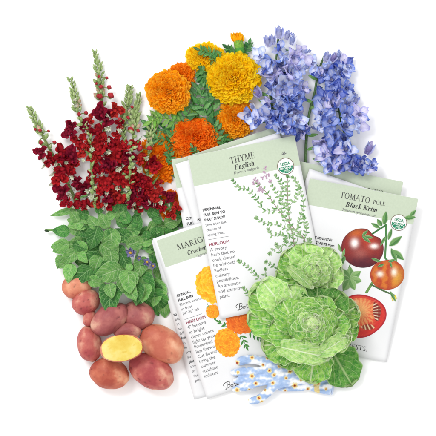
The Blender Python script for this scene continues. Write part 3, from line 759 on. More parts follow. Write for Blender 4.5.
def ell(mb, c, ax, r1, r2, cols, n=10, m=8, pt=0.0):
    """spindle along ax from c: cols = (base, tip)"""
    ax = Vector(ax).normalized(); up = Vector((0, 0, 1)) if abs(ax.z) < .9 else Vector((1, 0, 0))
    x = ax.cross(up).normalized(); y = x.cross(ax); vs = []; cc = []; fs = []; uv = []
    for j in range(m+1):
        t = j/m; r = r1*max(.02, math.sin(math.pi*(.02+.96*t)))**(.8+pt*t)
        for i in range(n):
            a = 2*math.pi*i/n; vs.append(Vector(c)+ax*(t*r2)+(x*math.cos(a)+y*math.sin(a))*r); cc.append(mixc(cols[0], cols[1], t)); uv.append((i/n, t))
    for j in range(m):
        for i in range(n):
            i2 = (i+1) % n; fs.append((j*n+i, j*n+i2, (j+1)*n+i2, (j+1)*n+i))
    fs.append(tuple(range(n-1, -1, -1))); fs.append(tuple(m*n+i for i in range(n)))
    mb.add(vs, fs, uv, cc)
def petal(mb, base, az, L, wd, lift, cup, ruf, cols, seed, nu=6, nv=6, prof=.55, mi=0, fan=False, rimcol=False):
    """one petal growing from base, azimuth az, rising by lift (radians)"""
    rnd = random.Random(seed); ph = rnd.uniform(0, 6.28); M = rotm(az-math.pi/2, lift, 0)
    vs = []; cc = []; uv = []; fs = []
    for j in range(nv+1):
        t = j/nv; w = wd/2*max(.06, math.sin(math.pi*(.04+.93*t)**(1/prof*.62)))**.7
        for i in range(nu+1):
            s = -1+2*i/nu
            e = t*t
            if fan:
                w = wd/2*min(1, .22+1.05*t**.8)*(1 if t < .75 else math.sqrt(1-((t-.75)/.25*.62)**2))
                e *= .5+.5*abs(s)
            p = Vector((s*w*(1+.0*e), t*L*(1-(.30 if fan else .10)*s*s+.05*math.sin(s*7+ph)*e), cup*L*(s*s*.5+.3*t*t)+ruf*L*e*math.sin(s*5+ph)+ruf*.6*L*e*math.cos(t*4+s*9+ph)))
            vs.append(base+M @ p)
            cc.append(mixc(cols[0], cols[1], (t*.8+.2*abs(s) if not rimcol else .15*t+.85*max(abs(s), t*t)**2.2)+rnd.uniform(-.08, .08))); uv.append(((s+1)/2, t))
    for j in range(nv):
        for i in range(nu):
            a = j*(nu+1)+i; fs.append((a, a+1, a+nu+2, a+nu+1))
    mb.add(vs, fs, uv, cc, mi)

# ---- snapdragons
CR = [(H('#8a0e22', .85), H('#b81a28', .85)), (H('#9c141e', .85), H('#cc262c', .85)), (H('#6c0e28', .85), H('#a01634', .85)), (H('#a81a22', .85), H('#d43830', .85))]
def snap_floret(k):
    rnd = random.Random(100+k); mb = MB(); c0, c1 = CR[k % 4]; O = Vector((0, 0, 0))
    for a in (28, 152): petal(mb, O+Vector((0, 1.5*MM, 0)), R(a+rnd.uniform(-14, 14)), 9.8*MM, 8.6*MM, R(rnd.uniform(8, 26)), .24, .20, (c0, c1), rnd.random(), 9, 7, fan=True)
    for a in (78, 104): petal(mb, O+Vector((0, 0, .8*MM)), R(a+rnd.uniform(-12, 12)), rnd.uniform(5.5, 7.5)*MM, 6.6*MM, R(30), .24, .18, (c0, c1), rnd.random(), 7, 7, fan=True)
    for a in (225, 270, 315): petal(mb, O+Vector((0, -1.6*MM, 1.2*MM)), R(a+rnd.uniform(-16, 16)), rnd.uniform(5.4, 7.6)*MM, 6.2*MM, R(2), .2, .2, (c0, c1), rnd.random(), 9, 7, fan=True)
    petal(mb, O+Vector((0, -3*MM, -.5*MM)), R(265), 9*MM, 3*MM, R(-5), .3, .1, (H('#c9d4a6'), H('#eceadb')), rnd.random(), 4, 5)
    # swollen two-lobed throat
    for sx in (-1, 1): ell(mb, Vector((sx*1.3, -2.6, 2.0))*MM, (0, 1, .5), 1.9*MM, 4.2*MM, (c1, c0), 8, 6)
    return mb.mesh('floret', m_snap)
def pale_floret(k):
    rnd = random.Random(300+k); mb = MB(); c0, c1 = H('#c6d2a0'), H('#f0efe2')
    for a in range(0, 360, 60): petal(mb, Vector((0, 0, 0)), R(a+rnd.uniform(-15, 15)), 6*MM, 3.4*MM, R(30), .3, .12, (c0, c1), rnd.random(), 4, 5)
    return mb.mesh('pale_floret', m_bud)
SNAP = [snap_floret(k) for k in range(8)]; PALE = [pale_floret(k) for k in range(2)]
def bud_mesh(c0, c1, r=1.6, l=4.2, sep=True):
    mb = MB(); ell(mb, Vector((0, 0, 0)), (0, 1, .12), r*MM, l*MM, (c0, c1), 8, 7, .4)
    if sep:
        for a in (-40, 0, 40): ell(mb, Vector((0, -.3*MM, .3*MM)), (math.sin(R(a)), 1, .5), r*.4*MM, l*.6*MM, (H('#7f9a58'), H('#a5b878')), 5, 4, .6)
    return mb.mesh('bud', m_bud)
GB1 = bud_mesh(H('#7d9a50'), H('#c2d09a'), 1.3, 4.2); GB2 = bud_mesh(H('#5f8040'), H('#aac07e'), 1.5, 4.6)
PB = bud_mesh(H('#a8b880'), H('#d09a90'), 1.6, 4.2); RB = bud_mesh(H('#8a1a2a'), H('#c0323a'), 2.7, 5.0)
def stem_part(parent, pts, r0, r1, c=None):
    mb = MB(); q = spline(pts, 6); n = len(q)
    tube(mb, q, [(r0+(r1-r0)*i/n)*MM for i in range(n)], 8, c or H('#8ba060'))
    return mb.build('stem', m_stem, parent)
snaps = [
 ('snapdragon spike arching farthest left, green tipped with sparse small red buds', [(29, 107), (37, 124), (48, 146), (62, 172), (78, 206)], 9, 4),
 ('second snapdragon spike from the left, pale pinkish tip clear above dark red blooms', [(71, 78), (76, 104), (81, 121), (90, 137), (92, 175), (95, 208)], 13, 6),
 ('tallest snapdragon spike, its green tip rising highest with round red buds beneath', [(95, 52), (99, 71), (102, 104), (105, 135), (110, 170), (112, 206)], 18, 5),
 ('bushy green snapdragon tip right of the tallest spike, left one of its close pair', [(130, 86), (126, 110), (124, 136), (122, 165), (120, 204)], 18, 6),
 ('grey-green snapdragon tip leaning right, right one of the close pair', [(139, 94), (135, 119), (132, 148), (130, 175), (128, 205)], 18, 5),
 ('slender snapdragon spike in front of orange marigolds, rightmost of the red group', [(153.5, 114), (151, 133), (149, 150), (147, 180), (146, 206)], 11, 4)]
reds = [(34, 128, 3), (40, 131, 4), (38.5, 141, 5), (53.7, 143, 4.5), (48, 131, 3), (42, 153, 11), (48, 161, 12), (60, 156, 15), (70, 157, 15), (62, 169, 16), (73, 167, 12), (58, 180, 13), (63, 192, 14), (68, 203, 10), (77, 182, 10), (84.6, 187, 13), (82, 152, 12), (80, 141, 12), (72, 133, 13), (71, 125, 9), (91, 182, 9), (82, 203, 12), (77, 112.5, 4.5), (85, 113.5, 4.5), (91, 120.5, 8), (86, 127, 10), (88, 145, 10),
 (96, 94, 4.5), (97, 75, 3.5), (95, 82, 3), (106, 78, 3.5), (101, 88, 5), (108, 88, 5), (97.5, 94.5, 6), (109, 97, 7), (101, 111, 12), (115, 111, 12), (107, 119, 15), (120, 125, 8), (129, 131, 7), (117, 135, 8), (98, 135, 14), (103, 143, 13), (112, 146, 12), (134, 145, 9), (125, 148, 11), (119, 155, 16), (101, 157, 15), (108, 165, 14), (127, 158, 12), (142, 150, 7), (149.6, 150, 6), (139, 161, 11), (153, 162, 12), (155, 170, 10), (129, 172, 14), (137, 180, 14), (114, 173, 13), (95, 172, 12), (124, 182, 14), (108, 185, 15), (119, 196, 14), (142, 182, 12), (147, 191, 13), (155, 196, 13), (168, 198, 11), (137, 192, 13), (107, 198, 13), (86, 206, 9), (111, 206, 10), (130, 203, 12), (101, 191, 12), (163, 208, 10), (147, 204, 11), (176, 208, 8), (172, 215, 8), (98, 204, 10), (140, 208, 9), (121, 120, 5), (127, 118, 4), (131, 107, 3.5), (137, 131, 4), (93, 157, 9), (77, 196, 6), (158, 185, 8)]
pales = [(108.5, 127, 9), (118, 168, 9), (110, 140, 6), (75, 104, 6), (76, 100, 5), (92, 150, 7), (88, 190, 7), (71, 195, 7), (126, 190, 7), (140, 170, 7), (92, 198, 9), (66, 162, 5), (120, 131, 6), (108, 152, 6), (150, 203, 6), (83, 161, 6), (133, 167, 6), (73, 177, 6), (146, 158, 6), (103, 175, 6), (160, 203, 6), (117, 188, 6)]
snapT = []
for k, (lab, path, nb, nf) in enumerate(snaps):
    n = len(path)
    pts = [W(x, y, (5.0 if k not in (1, 4) else 5+min(6, i*2))+1.0*math.sin(i*1.3+k)) for i, (x, y) in enumerate(path)]
    e = empty('snapdragon', W(*path[-1], 0), lab, 'flower', 'snapdragon spikes on the left'); snapT.append((e, path))
    stem_part(e, pts, .9, 1.9)
    q = spline(pts, 14); rnd = random.Random(k)
    if nb:
        tot = 0; L = [0]
        for i in range(1, len(q)): tot += (q[i]-q[i-1]).length; L.append(tot)
        for j in range(int(nb*2.6)):
            d = (j+.3)/int(nb*2.6)*(36*MM if k not in (2,) else 46*MM) if k != 0 else (j+.3)/int(nb*2.6)*30*MM
            i = next((a for a in range(len(L)) if L[a] >= d), len(q)-2); i = min(max(i, 1), len(q)-2)
            t = (q[i-1]-q[i+1]).normalized(); az = math.atan2(t.y, t.x)-math.pi/2
            side = (-1, 1, 0)[j % 3]+rnd.uniform(-.35, .35); off = Vector((math.cos(az), math.sin(az), 0))*side*(1.0+d/MM*.03)*MM
            sc = (.8+.6*d/(36*MM))*rnd.uniform(.7, 1.2)
            me = (GB1 if j % 2 else GB2) if (d/MM < 24 or rnd.random() < .6) else PB
            inst('bud', me, e, q[i]+off+Vector((0, 0, (1.2 if j % 3 == 2 else 0)*MM)), rotm(az-side*R(28+rnd.uniform(-8, 8)), R(12 if j % 3 == 2 else 0)), (sc*.8, sc*1.15, sc*.8))
    # leaf-like bracts and fruit capsules down the stem
    for j in range(nf*3):
        i = min(len(q)-2, int(len(q)*(.38+.60*j/(nf*3)))); t = (q[i-1]-q[i+1]).normalized(); az = math.atan2(t.y, t.x)-math.pi/2
        side = 1 if j % 2 else -1
        inst('bud', GB2 if j % 3 else GB1, e, q[i]+Vector((0, 0, 2.5*MM)), rotm(az-side*R(rnd.uniform(15, 75)), R(15)), (rnd.uniform(.7, 1.5), rnd.uniform(.9, 1.7), 1))
def nearest(lst, x, y):
    best = None
    for e, path in lst:
        for i in range(len(path)-1):
            a = Vector(path[i]); b = Vector(path[i+1]); p = Vector((x, y)); ab = b-a
            t = max(0, min(1, (p-a).dot(ab)/ab.length_squared)); d = (a+ab*t-p).length
            if best is None or d < best[0]: best = (d, e, a+ab*t)
    return best
rnd = random.Random(5)
for _ in range(3):     # more blooms through the thick of the cluster
    t = rnd.random(); y = 148+55*t; x = 100+t*8+rnd.uniform(-24-14*t, 28+30*t); reds.append((x, y, rnd.uniform(9, 13)))
for _ in range(2): t = rnd.random(); pales.append((72+t*80+rnd.uniform(-6, 6), 145+rnd.random()*56, rnd.uniform(5, 8)))
for i, (x, y, s) in enumerate(reds):
    d, e, foot = nearest(snapT, x, y)
    z = 7+rnd.uniform(0, 5)
    if s <= 7:
        az = math.atan2(-(y-foot.y), x-foot.x)-math.pi/2 if d > 1 else 0
        inst('bud', RB, e, W(x, y, z)-Vector((0, 1.2*MM, 0)), rotm(az*.4, R(10)), s/5.2)
        mb = MB(); tube(mb, [W(foot.x, foot.y, 5), W((x+foot.x)/2, (y+foot.y)/2-1, 6.5), W(x, y, z)], [.5*MM]*3, 6, H('#8ba060')); mb.build('pedicel', m_stem, e)
    else:
        inst('floret', SNAP[rnd.randrange(8)], e, W(x, y, z), rotm(R(rnd.uniform(-60, 60)), R(rnd.uniform(-42, 20)), R(rnd.uniform(-30, 30))), (s/11.8, s/12.4, s/10.5))
for x, y, s in pales:
    d, e, foot = nearest(snapT, x, y)
    inst('pale_floret', PALE[int(x) % 2], e, W(x, y, 13.5), rotm(R(x*7 % 360), R(rnd.uniform(-40, 40)), R(rnd.uniform(-40, 40))), s/rnd.uniform(9, 12))
for k, (a, b2, wd) in enumerate([((64, 182), (52, 168), 2), ((92, 196), (106, 180), 2.2), ((93, 160), (82, 146), 2), ((148, 190), (160, 174), 2), ((74, 200), (90, 194), 2.4), ((132, 150), (142, 136), 2), ((78, 208), (50, 216), 7), ((70, 212), (44, 229), 0), ((118, 190), (134, 205), 6), ((120, 200), (108, 188), 5)]):
    if wd == 0: continue
    e = nearest(snapT, *a)[1]; L = math.hypot(b2[0]-a[0], b2[1]-a[1])
    me = leaf_mesh('leaf', L, wd, m_potleaf, k, .3, .05)
    inst('leaf', me, e, W(*a, 7 if wd > 4.5 else 11), rotm(math.atan2(-(b2[1]-a[1]), b2[0]-a[0])-math.pi/2), 1)

# ---- marigolds
MC = {'yellow': (H('#f8a800', 1), H('#ffd800', 1), H('#fff23a', 1)), 'gold': (H('#f08000', .98), H('#ffac04', 1), H('#ffd03c', 1)),
      'orange': (H('#f07000', 1), H('#ff9408', 1), H('#ffb030', 1)), 'deep': (H('#ee6200', 1), H('#ff820c', 1), H('#ffa838', 1))}
def bloom(parent, cx, cy, rx, ry, hz, z0, colk, seed, n=430):
    rnd = random.Random(seed); mb = MB(); cs = MC[colk]; k = math.sqrt(rx*ry)
    for i in range(n):
        r = math.sqrt((i+.5)/n); a = i*2.39996+rnd.uniform(-.2, .2)
        zz = z0+hz*math.sqrt(max(0, 1-(r*.97)**2))
        zz += rnd.uniform(-.5, .5)
        if r < .1: zz -= 1
        base = W(cx+rx*.80*r*math.cos(a), cy-ry*.80*r*math.sin(a), zz-1.5)
        az = math.atan2(ry*math.sin(a), rx*math.cos(a))+rnd.uniform(-.85, .85)
        lift = (R(84) if r < .17 else R(58-60*r**1.3))+rnd.uniform(-.35, .35)
        sz = k*(.155+.09*r)
        t = rnd.random(); c1 = mixc(cs[1], cs[2], t); c0 = mixc(cs[0], cs[1], rnd.random()*.6)
        f1, f2 = rnd.uniform(.75, 1.3), rnd.uniform(.75, 1.25)
        petal(mb, base, az, sz*1.15*f1*MM, sz*1.12*f2*MM, lift, .28, .20, (c0, c1), i*7+seed, 5, 4, .6, fan=True)
    return mb.build('petals', m_mari, parent)
def fern(parent, pts, L, wd, z, seed, npair=6, light=False):
    """one pinnate leaf: a rachis with toothed lance leaflets, one mesh"""
    rnd = random.Random(seed); mb = MB()
    q = spline([W(x, y, z+1.6*math.sin(i*1.2+seed)) for i, (x, y) in enumerate(pts)], 8); n = len(q)
    cg = [H('#3f8a46'), H('#2e6f3c'), H('#5da552')] if not light else [H('#76b83c'), H('#52a03a'), H('#94c850')]
    tube(mb, q, [.55*MM]*n, 6, cg[2])
    def lf(p, az, l, w):
        c0 = rnd.choice(cg); c1 = mixc(rnd.choice(cg), H('#b5d69a'), rnd.random()*.4)
        M = rotm(az-math.pi/2, R(rnd.uniform(-4, 22)), R(rnd.uniform(-35, 35))); vs = []; cc = []; nv = 9
        for j in range(nv+1):
            t = j/nv; ww = w/2*max(.03, math.sin(math.pi*t**.8))*(1+.22*(j % 2))
            for s in (-1, -.5, 0, .5, 1):
                vs.append(p+M @ Vector((s*ww*MM, t*l*MM, (.25*abs(s)*ww-.12*l*t*t)*MM))); cc.append(mixc(c0, c1, 1-abs(s)))
        mb.add(vs, [(j*5+i, j*5+i+1, j*5+i+6, j*5+i+5) for j in range(nv) for i in range(4)], None, cc)
    for j in range(npair):
        i = int((j+.8)/(npair+.4)*(n-1)); t = q[min(i+1, n-1)]-q[i-1]; az = math.atan2(t.y, t.x)
        for sg in (-1, 1): lf(q[i], az+sg*R(rnd.uniform(38, 62)), L*(1-.3*abs(j/npair-.4))*rnd.uniform(.85, 1.15), wd)
    lf(q[-1], az, L, wd)
    mb.build('leaf', m_fern, parent)
mar = [
 ('big round lemon yellow marigold bloom, largest and frontmost of the yellows', 234, 78.5, 27, 25, 9, 8, 'yellow', 'g', [(234, 78), (232, 110), (226, 150), (222, 170)]),
 ('flatter yellow marigold half hidden behind the big lemon yellow bloom', 206, 58, 21, 14.5, 6, 2.5, 'yellow', 'g', [(206, 58), (212, 100), (214, 140), (216, 170)]),
 ('round golden orange marigold bloom standing farthest left, over a smaller orange one', 168, 92, 22.5, 21.5, 9, 8, 'gold', 'g', [(168, 92), (180, 120), (196, 150), (206, 172)]),
 ('small orange marigold peeking out behind the upper right of the leftmost golden bloom', 181, 77, 14, 14, 6, 2, 'orange', 'g', [(181, 77), (196, 110), (206, 150), (210, 172)]),
 ('orange-gold marigold under the big lemon yellow bloom, touching the blue florets', 236, 119, 20, 19, 6, 3.5, 'gold', 'g', [(236, 119), (232, 140), (228, 172)]),
 ('deep orange marigold bloom lying just above the corner of the herb packet', 196, 138, 26, 19.5, 8, 4.0, 'deep', 'g', [(196, 138), (206, 160), (212, 176)]),
 ('orange marigold bloom partly behind the snapdragons, left of the packet corner', 160, 158, 19, 26, 5, 1.0, 'orange', 'g', [(160, 158), (176, 178), (190, 196)]),
 ('orange marigold scrap lowest of all, between the snapdragons and the potato leaves', 172, 206, 14, 16, 4, .5, 'deep', 'g', [(172, 206), (184, 214), (196, 224)])]
MT = []
for k, (lab, cx, cy, rx, ry, hz, z0, ck, g, st) in enumerate(mar):
    e = empty('marigold', W(cx, cy, 0), lab, 'flower', 'marigold blooms at the top'); MT.append(e)
    bloom(e, cx, cy, rx, ry, hz, z0, ck, k*31+3, 520 if rx > 24 else 400)
    stem_part(e, [W(x, y, 3.2 if i else max(3, z0)) for i, (x, y) in enumerate(st)], 1.2, 1.4, H('#5f9a4c'))
    mb = MB(); ell(mb, W(cx, cy, max(z0-1.0, 2.2)), (0, 0, 1), min(rx, ry)*.45*MM, 3*MM, (H('#4f8a40'), H('#d89a30')), 14, 6); mb.build('calyx', m_stem, e)
e0 = MT[0]
ferns = [(0, [(196, 118), (200, 100), (206, 84), (208, 70)], 14, 4.2, 5, 0), (2, [(182, 128), (188, 112), (196, 96), (198, 84)], 13, 4, 6, 0), (0, [(212, 122), (212, 106), (216, 94), (214, 80)], 13, 4, 4.5, 0),
 (5, [(186, 124), (172, 120), (160, 118), (152, 121)], 12, 4, 6, 1), (5, [(178, 134), (168, 128), (158, 130), (150, 126)], 12, 4, 3, 0), (5, [(200, 118), (190, 112), (180, 104), (176, 112)], 11, 4, 5, 1),
 (4, [(214, 130), (208, 118), (204, 106), (210, 96)], 11, 4, 6, 0), (1, [(216, 60), (212, 54), (206, 52), (200, 50)], 8, 2.6, 9.5, 0), (1, [(222, 52), (216, 55), (213, 60)], 6, 2.4, 10, 0),
 (1, [(206, 72), (200, 70), (202, 78), (206, 84)], 8, 4, 9, 0), (4, [(222, 134), (226, 140), (220, 146)], 8, 3, 10, 0), (5, [(200, 158), (196, 153), (193, 148)], 6, 2.4, 13, 0), (6, [(165, 148), (170, 140), (172, 132)], 9, 3, 6, 0),
 (6, [(166, 142), (160, 140), (152, 138)], 9, 3, 5, 0), (4, [(214, 142), (218, 132), (214, 124)], 10, 4, 9, 0), (6, [(168, 165), (171, 158), (168, 150)], 7, 3, 8.5, 0)]
for k, (o, pts, L, wd, z, lt) in enumerate(ferns): fern(MT[o], pts, L, wd, z, k, 6 if len(pts) > 3 else 4, lt)
# bud
e = empty('marigold_bud', W(238, 50, 0), 'small closed yellow marigold bud in a green cup above the big lemon yellow bloom', 'flower bud')
mb = MB(); pts = [W(241, 57, 5), W(240, 52, 5), W(239, 46, 5), W(238, 40.5, 5)]
tube(mb, spline(pts, 5), [1.5*MM, 2.6*MM, 3.6*MM, 4.3*MM, 4.8*MM, 5*MM, 5*MM, 4.9*MM, 4.9*MM, 4.8*MM, 4.8*MM, 4.7*MM, 4.7*MM, 4.6*MM, 4.6*MM, 4.5*MM], 14, [H('#4f9a3c') if i < 9 else H('#7cb040') for i in range(16)]); mb.build('calyx', m_stem, e)
mb = MB(); rnd = random.Random(2)
for i in range(46):
    a = rnd.uniform(0, 6.28); r = math.sqrt(rnd.random())*3.9
    b0 = W(238.4+r*math.cos(a), 42.5, 5+r*math.sin(a)); az = R(98)+rnd.uniform(-.12, .12)-r*math.cos(a)*.03
    petal(mb, b0, az, rnd.uniform(8, 10.5)*MM, 4*MM, rnd.uniform(-.1, .15), .2, .06, (H('#ffb000', 1), mixc(H('#ffb010', 1), H('#ffe030', 1), rnd.random())), i, 4, 4)
mb.build('petals', m_mari, e)
stem_part(e, [W(241, 57, 5), W(243, 70, 4), W(240, 100, 3)], 1.3, 1.3, H('#5f9a4c'))
fern(e, [(238, 56), (232, 52), (227, 48)], 6.5, 3, 4, 71, 4); fern(e, [(242, 56), (247, 50), (249, 44)], 6.5, 3, 4, 72, 4)

# ---- blue flower spikes
DC = [(H('#f2f1fd', 1), H('#86a4f0', .95)), (H('#c8d2f8', .95), H('#5c80dc', .9)), (H('#fdfcff', 1), H('#b2c6f6', 1)), (H('#94a4ec', .9), H('#3450b8', .85)), (H('#f2ecfa', 1), H('#b2b0ea', .95))]
def d_floret(k):
    rnd = random.Random(500+k); mb = MB(); c0, c1 = DC[k % 5]; n = 5
    for j in range(n):
        a = 360*j/n+rnd.uniform(-14, 14); f = rnd.uniform(.8, 1.2); cc = DC[(k+rnd.choice([0, 1, 2, 2, 3])) % 5]
        petal(mb, Vector((0, 0, 0)), R(a), 12*f*MM, 8.4*f*MM, R(rnd.uniform(4, 46)), .34, .13, cc if j % 2 else (c0, c1), rnd.random(), 8, 7, .7, fan=bool((j+k) % 2), rimcol=True)
    for j in range(3): petal(mb, Vector((0, 0, 1*MM)), R(120*j+30), 4.2*MM, 3*MM, R(50), .4, .08, (H('#f2eef8'), DC[3][1]), rnd.random(), 4, 4, .7)
    return mb.mesh('floret', m_delph)
DF = [d_floret(k) for k in range(10)]
def dbud(k):
    mb = MB(); c = [(H('#8f7fc4'), H('#b9aede')), (H('#b4bce8'), H('#8496d8')), (H('#d8d6f0'), H('#98a4dc'))][k]
    ell(mb, Vector((0, 0, 0)), (0, 1, .1), 3*MM, 12*MM, c, 10, 9, .2)
    for sx in (-1, 1): petal(mb, Vector((sx*.6*MM, 0, .9*MM)), R(90-sx*14), 11*MM, 4.4*MM, R(8), .25, .04, (c[0], DC[k+1][0]), k, 4, 6, .8)
    return mb.mesh('bud', m_delph)
DB = [dbud(k) for k in range(3)]
dst = [('blue flower spike on the left, dense with lilac blooms, rising beside the yellow marigold', [(279, 30), (276, 60), (270, 90), (276, 125), (284, 160), (290, 190)]),
       ('middle blue flower spike, with a bare thin green stem below its top cluster', [(326, 52), (319, 70), (314, 95), (309, 115), (306, 145), (306, 185)]),
       ('broad blue flower spike on the right, reaching down to the tomato packets', [(340, 66), (338, 95), (342, 125), (352, 150), (350, 172), (344, 200)])]
DT = []
for k, (lab, path) in enumerate(dst):
    e = empty('blue_flower_spike', W(*path[-1], 0), lab, 'flower', 'blue flower spikes at the upper right'); DT.append((e, path))
    stem_part(e, [W(x, y, 4.5) for x, y in path], .9, 1.6, H('#5f8050'))
flo = [(262, 58, 8, 0), (277, 50, 8, 0), (291, 56, 9, 0), (278, 63, 9, 0), (300, 50, 6, 0), (271, 74, 10, 0), (287, 72, 10, 0), (298, 68, 7, 0), (284, 84, 10, 0), (274, 92, 8, 0), (294, 86, 9, 0), (302, 88, 6, 0), (298, 96, 8, 0), (280, 101, 10, 0), (270, 104, 6, 0), (250, 114, 8, 0), (257, 122, 8, 0), (271, 115, 9, 0), (287, 114, 11, 0), (262, 118, 7, 0), (284, 128, 8.5, 0), (296, 122, 8, 0), (275, 122, 7, 0), (289, 100, 8, 0), (282, 74, 8, 0),
 (316, 64, 9, 1), (324, 70, 8, 1), (331, 66, 9, 1), (343, 66, 8, 2), (321, 76, 6, 1), (307, 124, 8, 1), (303, 132, 7, 1), (340, 74, 8, 2), (332, 80, 9, 2), (345, 72, 5, 2),
 (326, 98, 9, 2), (338, 92, 9, 2), (346, 88, 7, 2), (346, 103, 9, 2), (333, 107, 10, 2), (322, 113, 8, 2), (358, 115, 9, 2), (345, 115, 9, 2), (330, 122, 10, 2), (343, 127, 10, 2), (356, 124, 8, 2), (335, 136, 10, 2), (346, 138, 9, 2), (324, 141, 8, 2), (333, 147, 10, 2), (347, 150, 9, 2), (326, 156, 9, 2), (339, 157, 10, 2), (350, 159, 9, 2), (358, 161, 6, 2), (340, 168, 8, 2), (352, 168, 7, 2), (330, 165, 7, 2), (371, 166, 6, 2), (366, 169, 5, 2), (322, 126, 6, 2), (360, 168, 6, 2), (337, 100, 7, 2), (272, 62, 8, 0), (285, 62, 7, 0), (266, 70, 7, 0), (282, 93, 8, 0), (290, 94, 8, 0), (275, 83, 8, 0), (292, 78, 7, 0), (281, 108, 9, 0), (292, 106, 8, 0), (277, 117, 7, 0), (266, 112, 7, 0), (296, 114, 7, 0), (284, 120, 8, 0), (285, 130.5, 9.5, 0), (279, 128, 7, 0)]
rnd = random.Random(9)
for i, (x, y, r_, o) in enumerate(flo):
    e, path = DT[o]; foot = nearest([DT[o]], x, y)[2]
    dark = y > 150; k = rnd.randrange(10)
    if dark and rnd.random() < .6: k = rnd.choice([1, 3, 6, 8])
    z = rnd.uniform(7, 13) if y < 115 else rnd.uniform(16, 19)
    if o == 0 and y > 118: z = 23.5 if y > 127 else 20
    if o != 0 and y < 150 and y > 115: z = rnd.uniform(9, 14)
    az = math.atan2(-(y-foot.y), x-foot.x)-math.pi/2
    inst('floret', DF[k], e, W(x, y, z), rotm(az+R(rnd.uniform(-25, 25)), R(rnd.uniform(-48, -5)), R(rnd.uniform(-25, 25))), r_/7.7)
    mb = MB(); tube(mb, spline([W(foot.x, foot.y, 4.5), W((x+foot.x)/2, (y+foot.y)/2+1.5, max(5, z*.6)), W(x, y, z-.5)], 4), .55*MM, 6, H('#5f8c58')); mb.build('pedicel', m_stem, e)
buds = [(279, 39, 92, 2, 1.15, 0), (269, 47, 108, 2, 1.05, 0), (291, 45, 80, 1, 1.05, 0), (273, 45, 100, 2, .9, 0), (286, 40, 75, 2, .9, 0), (260, 97, 128, 0, 1.2, 0), (302, 52, 10, 1, .8, 0), (300, 69, 15, 1, .8, 0), (302, 91, 5, 1, .8, 0), (325, 62, 75, 2, .95, 1), (331, 61, 55, 0, .95, 1), (338, 60, 85, 1, .9, 2), (343, 67, -5, 1, .8, 2), (347, 93, 95, 2, .8, 2), (353, 105, 70, 2, 1.0, 2), (366, 154, 65, 0, 1.25, 2), (352, 99, 80, 2, .7, 2), (320, 128, 175, 2, .8, 2), (322, 148, 185, 2, .9, 2), (294, 110, -50, 2, 1.1, 0), (254, 110, 120, 1, .7, 0)]
for x, y, a, k, s, o in buds: inst('bud', DB[k], DT[o][0], W(x, y, 9.5 if x < 340 and y < 120 else 6), rotm(R(a-90), R(4), R(10)), s)
bl = leaf_mesh('leaf', 9, 3, m_potleaf, 3, .3, .1)
for x, y, a, o in ((317, 80, 150, 1), (315, 90, 20, 1), (312, 102, 160, 1), (310, 108, 15, 1), (309, 128, 170, 1), (308, 136, 10, 1), (264, 103, 150, 0), (268, 96, 160, 0), (268, 108, 200, 0), (348, 160, 20, 2), (364, 158, 250, 2), (322, 162, 160, 2), (307, 150, 20, 1)):
    inst('leaf', bl, DT[o][0], W(x, y, 7), rotm(R(a-90), R(8)), rnd.uniform(.8, 1.2))

# ------------------------------------------------------------------ potatoes
def potato(cx, cy, rx, ry, rz, z, ang, mat, seed, label, cut=False):
    e = empty('potato', W(cx, cy, 0), label, 'potato', 'heap of potatoes')
    rnd = random.Random(seed); bm = bmesh.new(); bmesh.ops.create_icosphere(bm, subdivisions=5, radius=1)
    eyes = []
    for _ in range(16):
        d = Vector((rnd.gauss(0, 1), rnd.gauss(0, 1), abs(rnd.gauss(0, 1)))).normalized(); eyes.append((d, rnd.uniform(.045, .085), rnd.uniform(.4, .9)))
    vs = []; cc = []; c0 = W(cx, cy, z); M = Matrix.Rotation(R(ang), 3, 'Z')
    for v in bm.verts:
        d = v.co.normalized()
        k = 1+.06*noise.noise(d*1.3+Vector((seed*3.1, 0, 0)))+.02*noise.noise(d*3+Vector((0, seed*2.2, 0)))
        m = 1.0
        for ed, er, st in eyes:
            q = (d-ed); q.z *= 1.4; dd = q.length/er
            if dd < 2.5: k -= .03*math.exp(-dd*dd); m -= st*.95*math.exp(-dd*dd*1.8)
        se = Vector((d.x*rx*k, d.y*ry*k, d.z*rz*k))
        if cut and se.z > 2.5: se.z = 2.5+(se.z-2.5)*.18
        if cut: f_ = 1+.03*(2*abs(d.x*d.y))**2; se.x *= f_; se.y *= f_
        vs.append(c0+M @ se*MM); cc.append((m, m*.97, m*.95))
    fs = [tuple(v.index for v in f.verts) for f in bm.faces]
    if cut:
        skin = MB(); fl = MB(); A, B = [], []
        for f in bm.faces: (B if min(v.co.normalized().z for v in f.verts)*rz > 2.3 else A).append(tuple(v.index for v in f.verts))
        skin.add(vs, A, None, cc); skin.build('skin', pm_brick, e); fl.add(vs, B, None, [(1, 1, 1) if c[0] > .8 else (.93, .85, .7) for c in cc]); fl.build('cut_face', pm_flesh, e)
    else:
        mb = MB(); mb.add(vs, fs, None, cc); mb.build('skin', mat, e)
    bm.free()
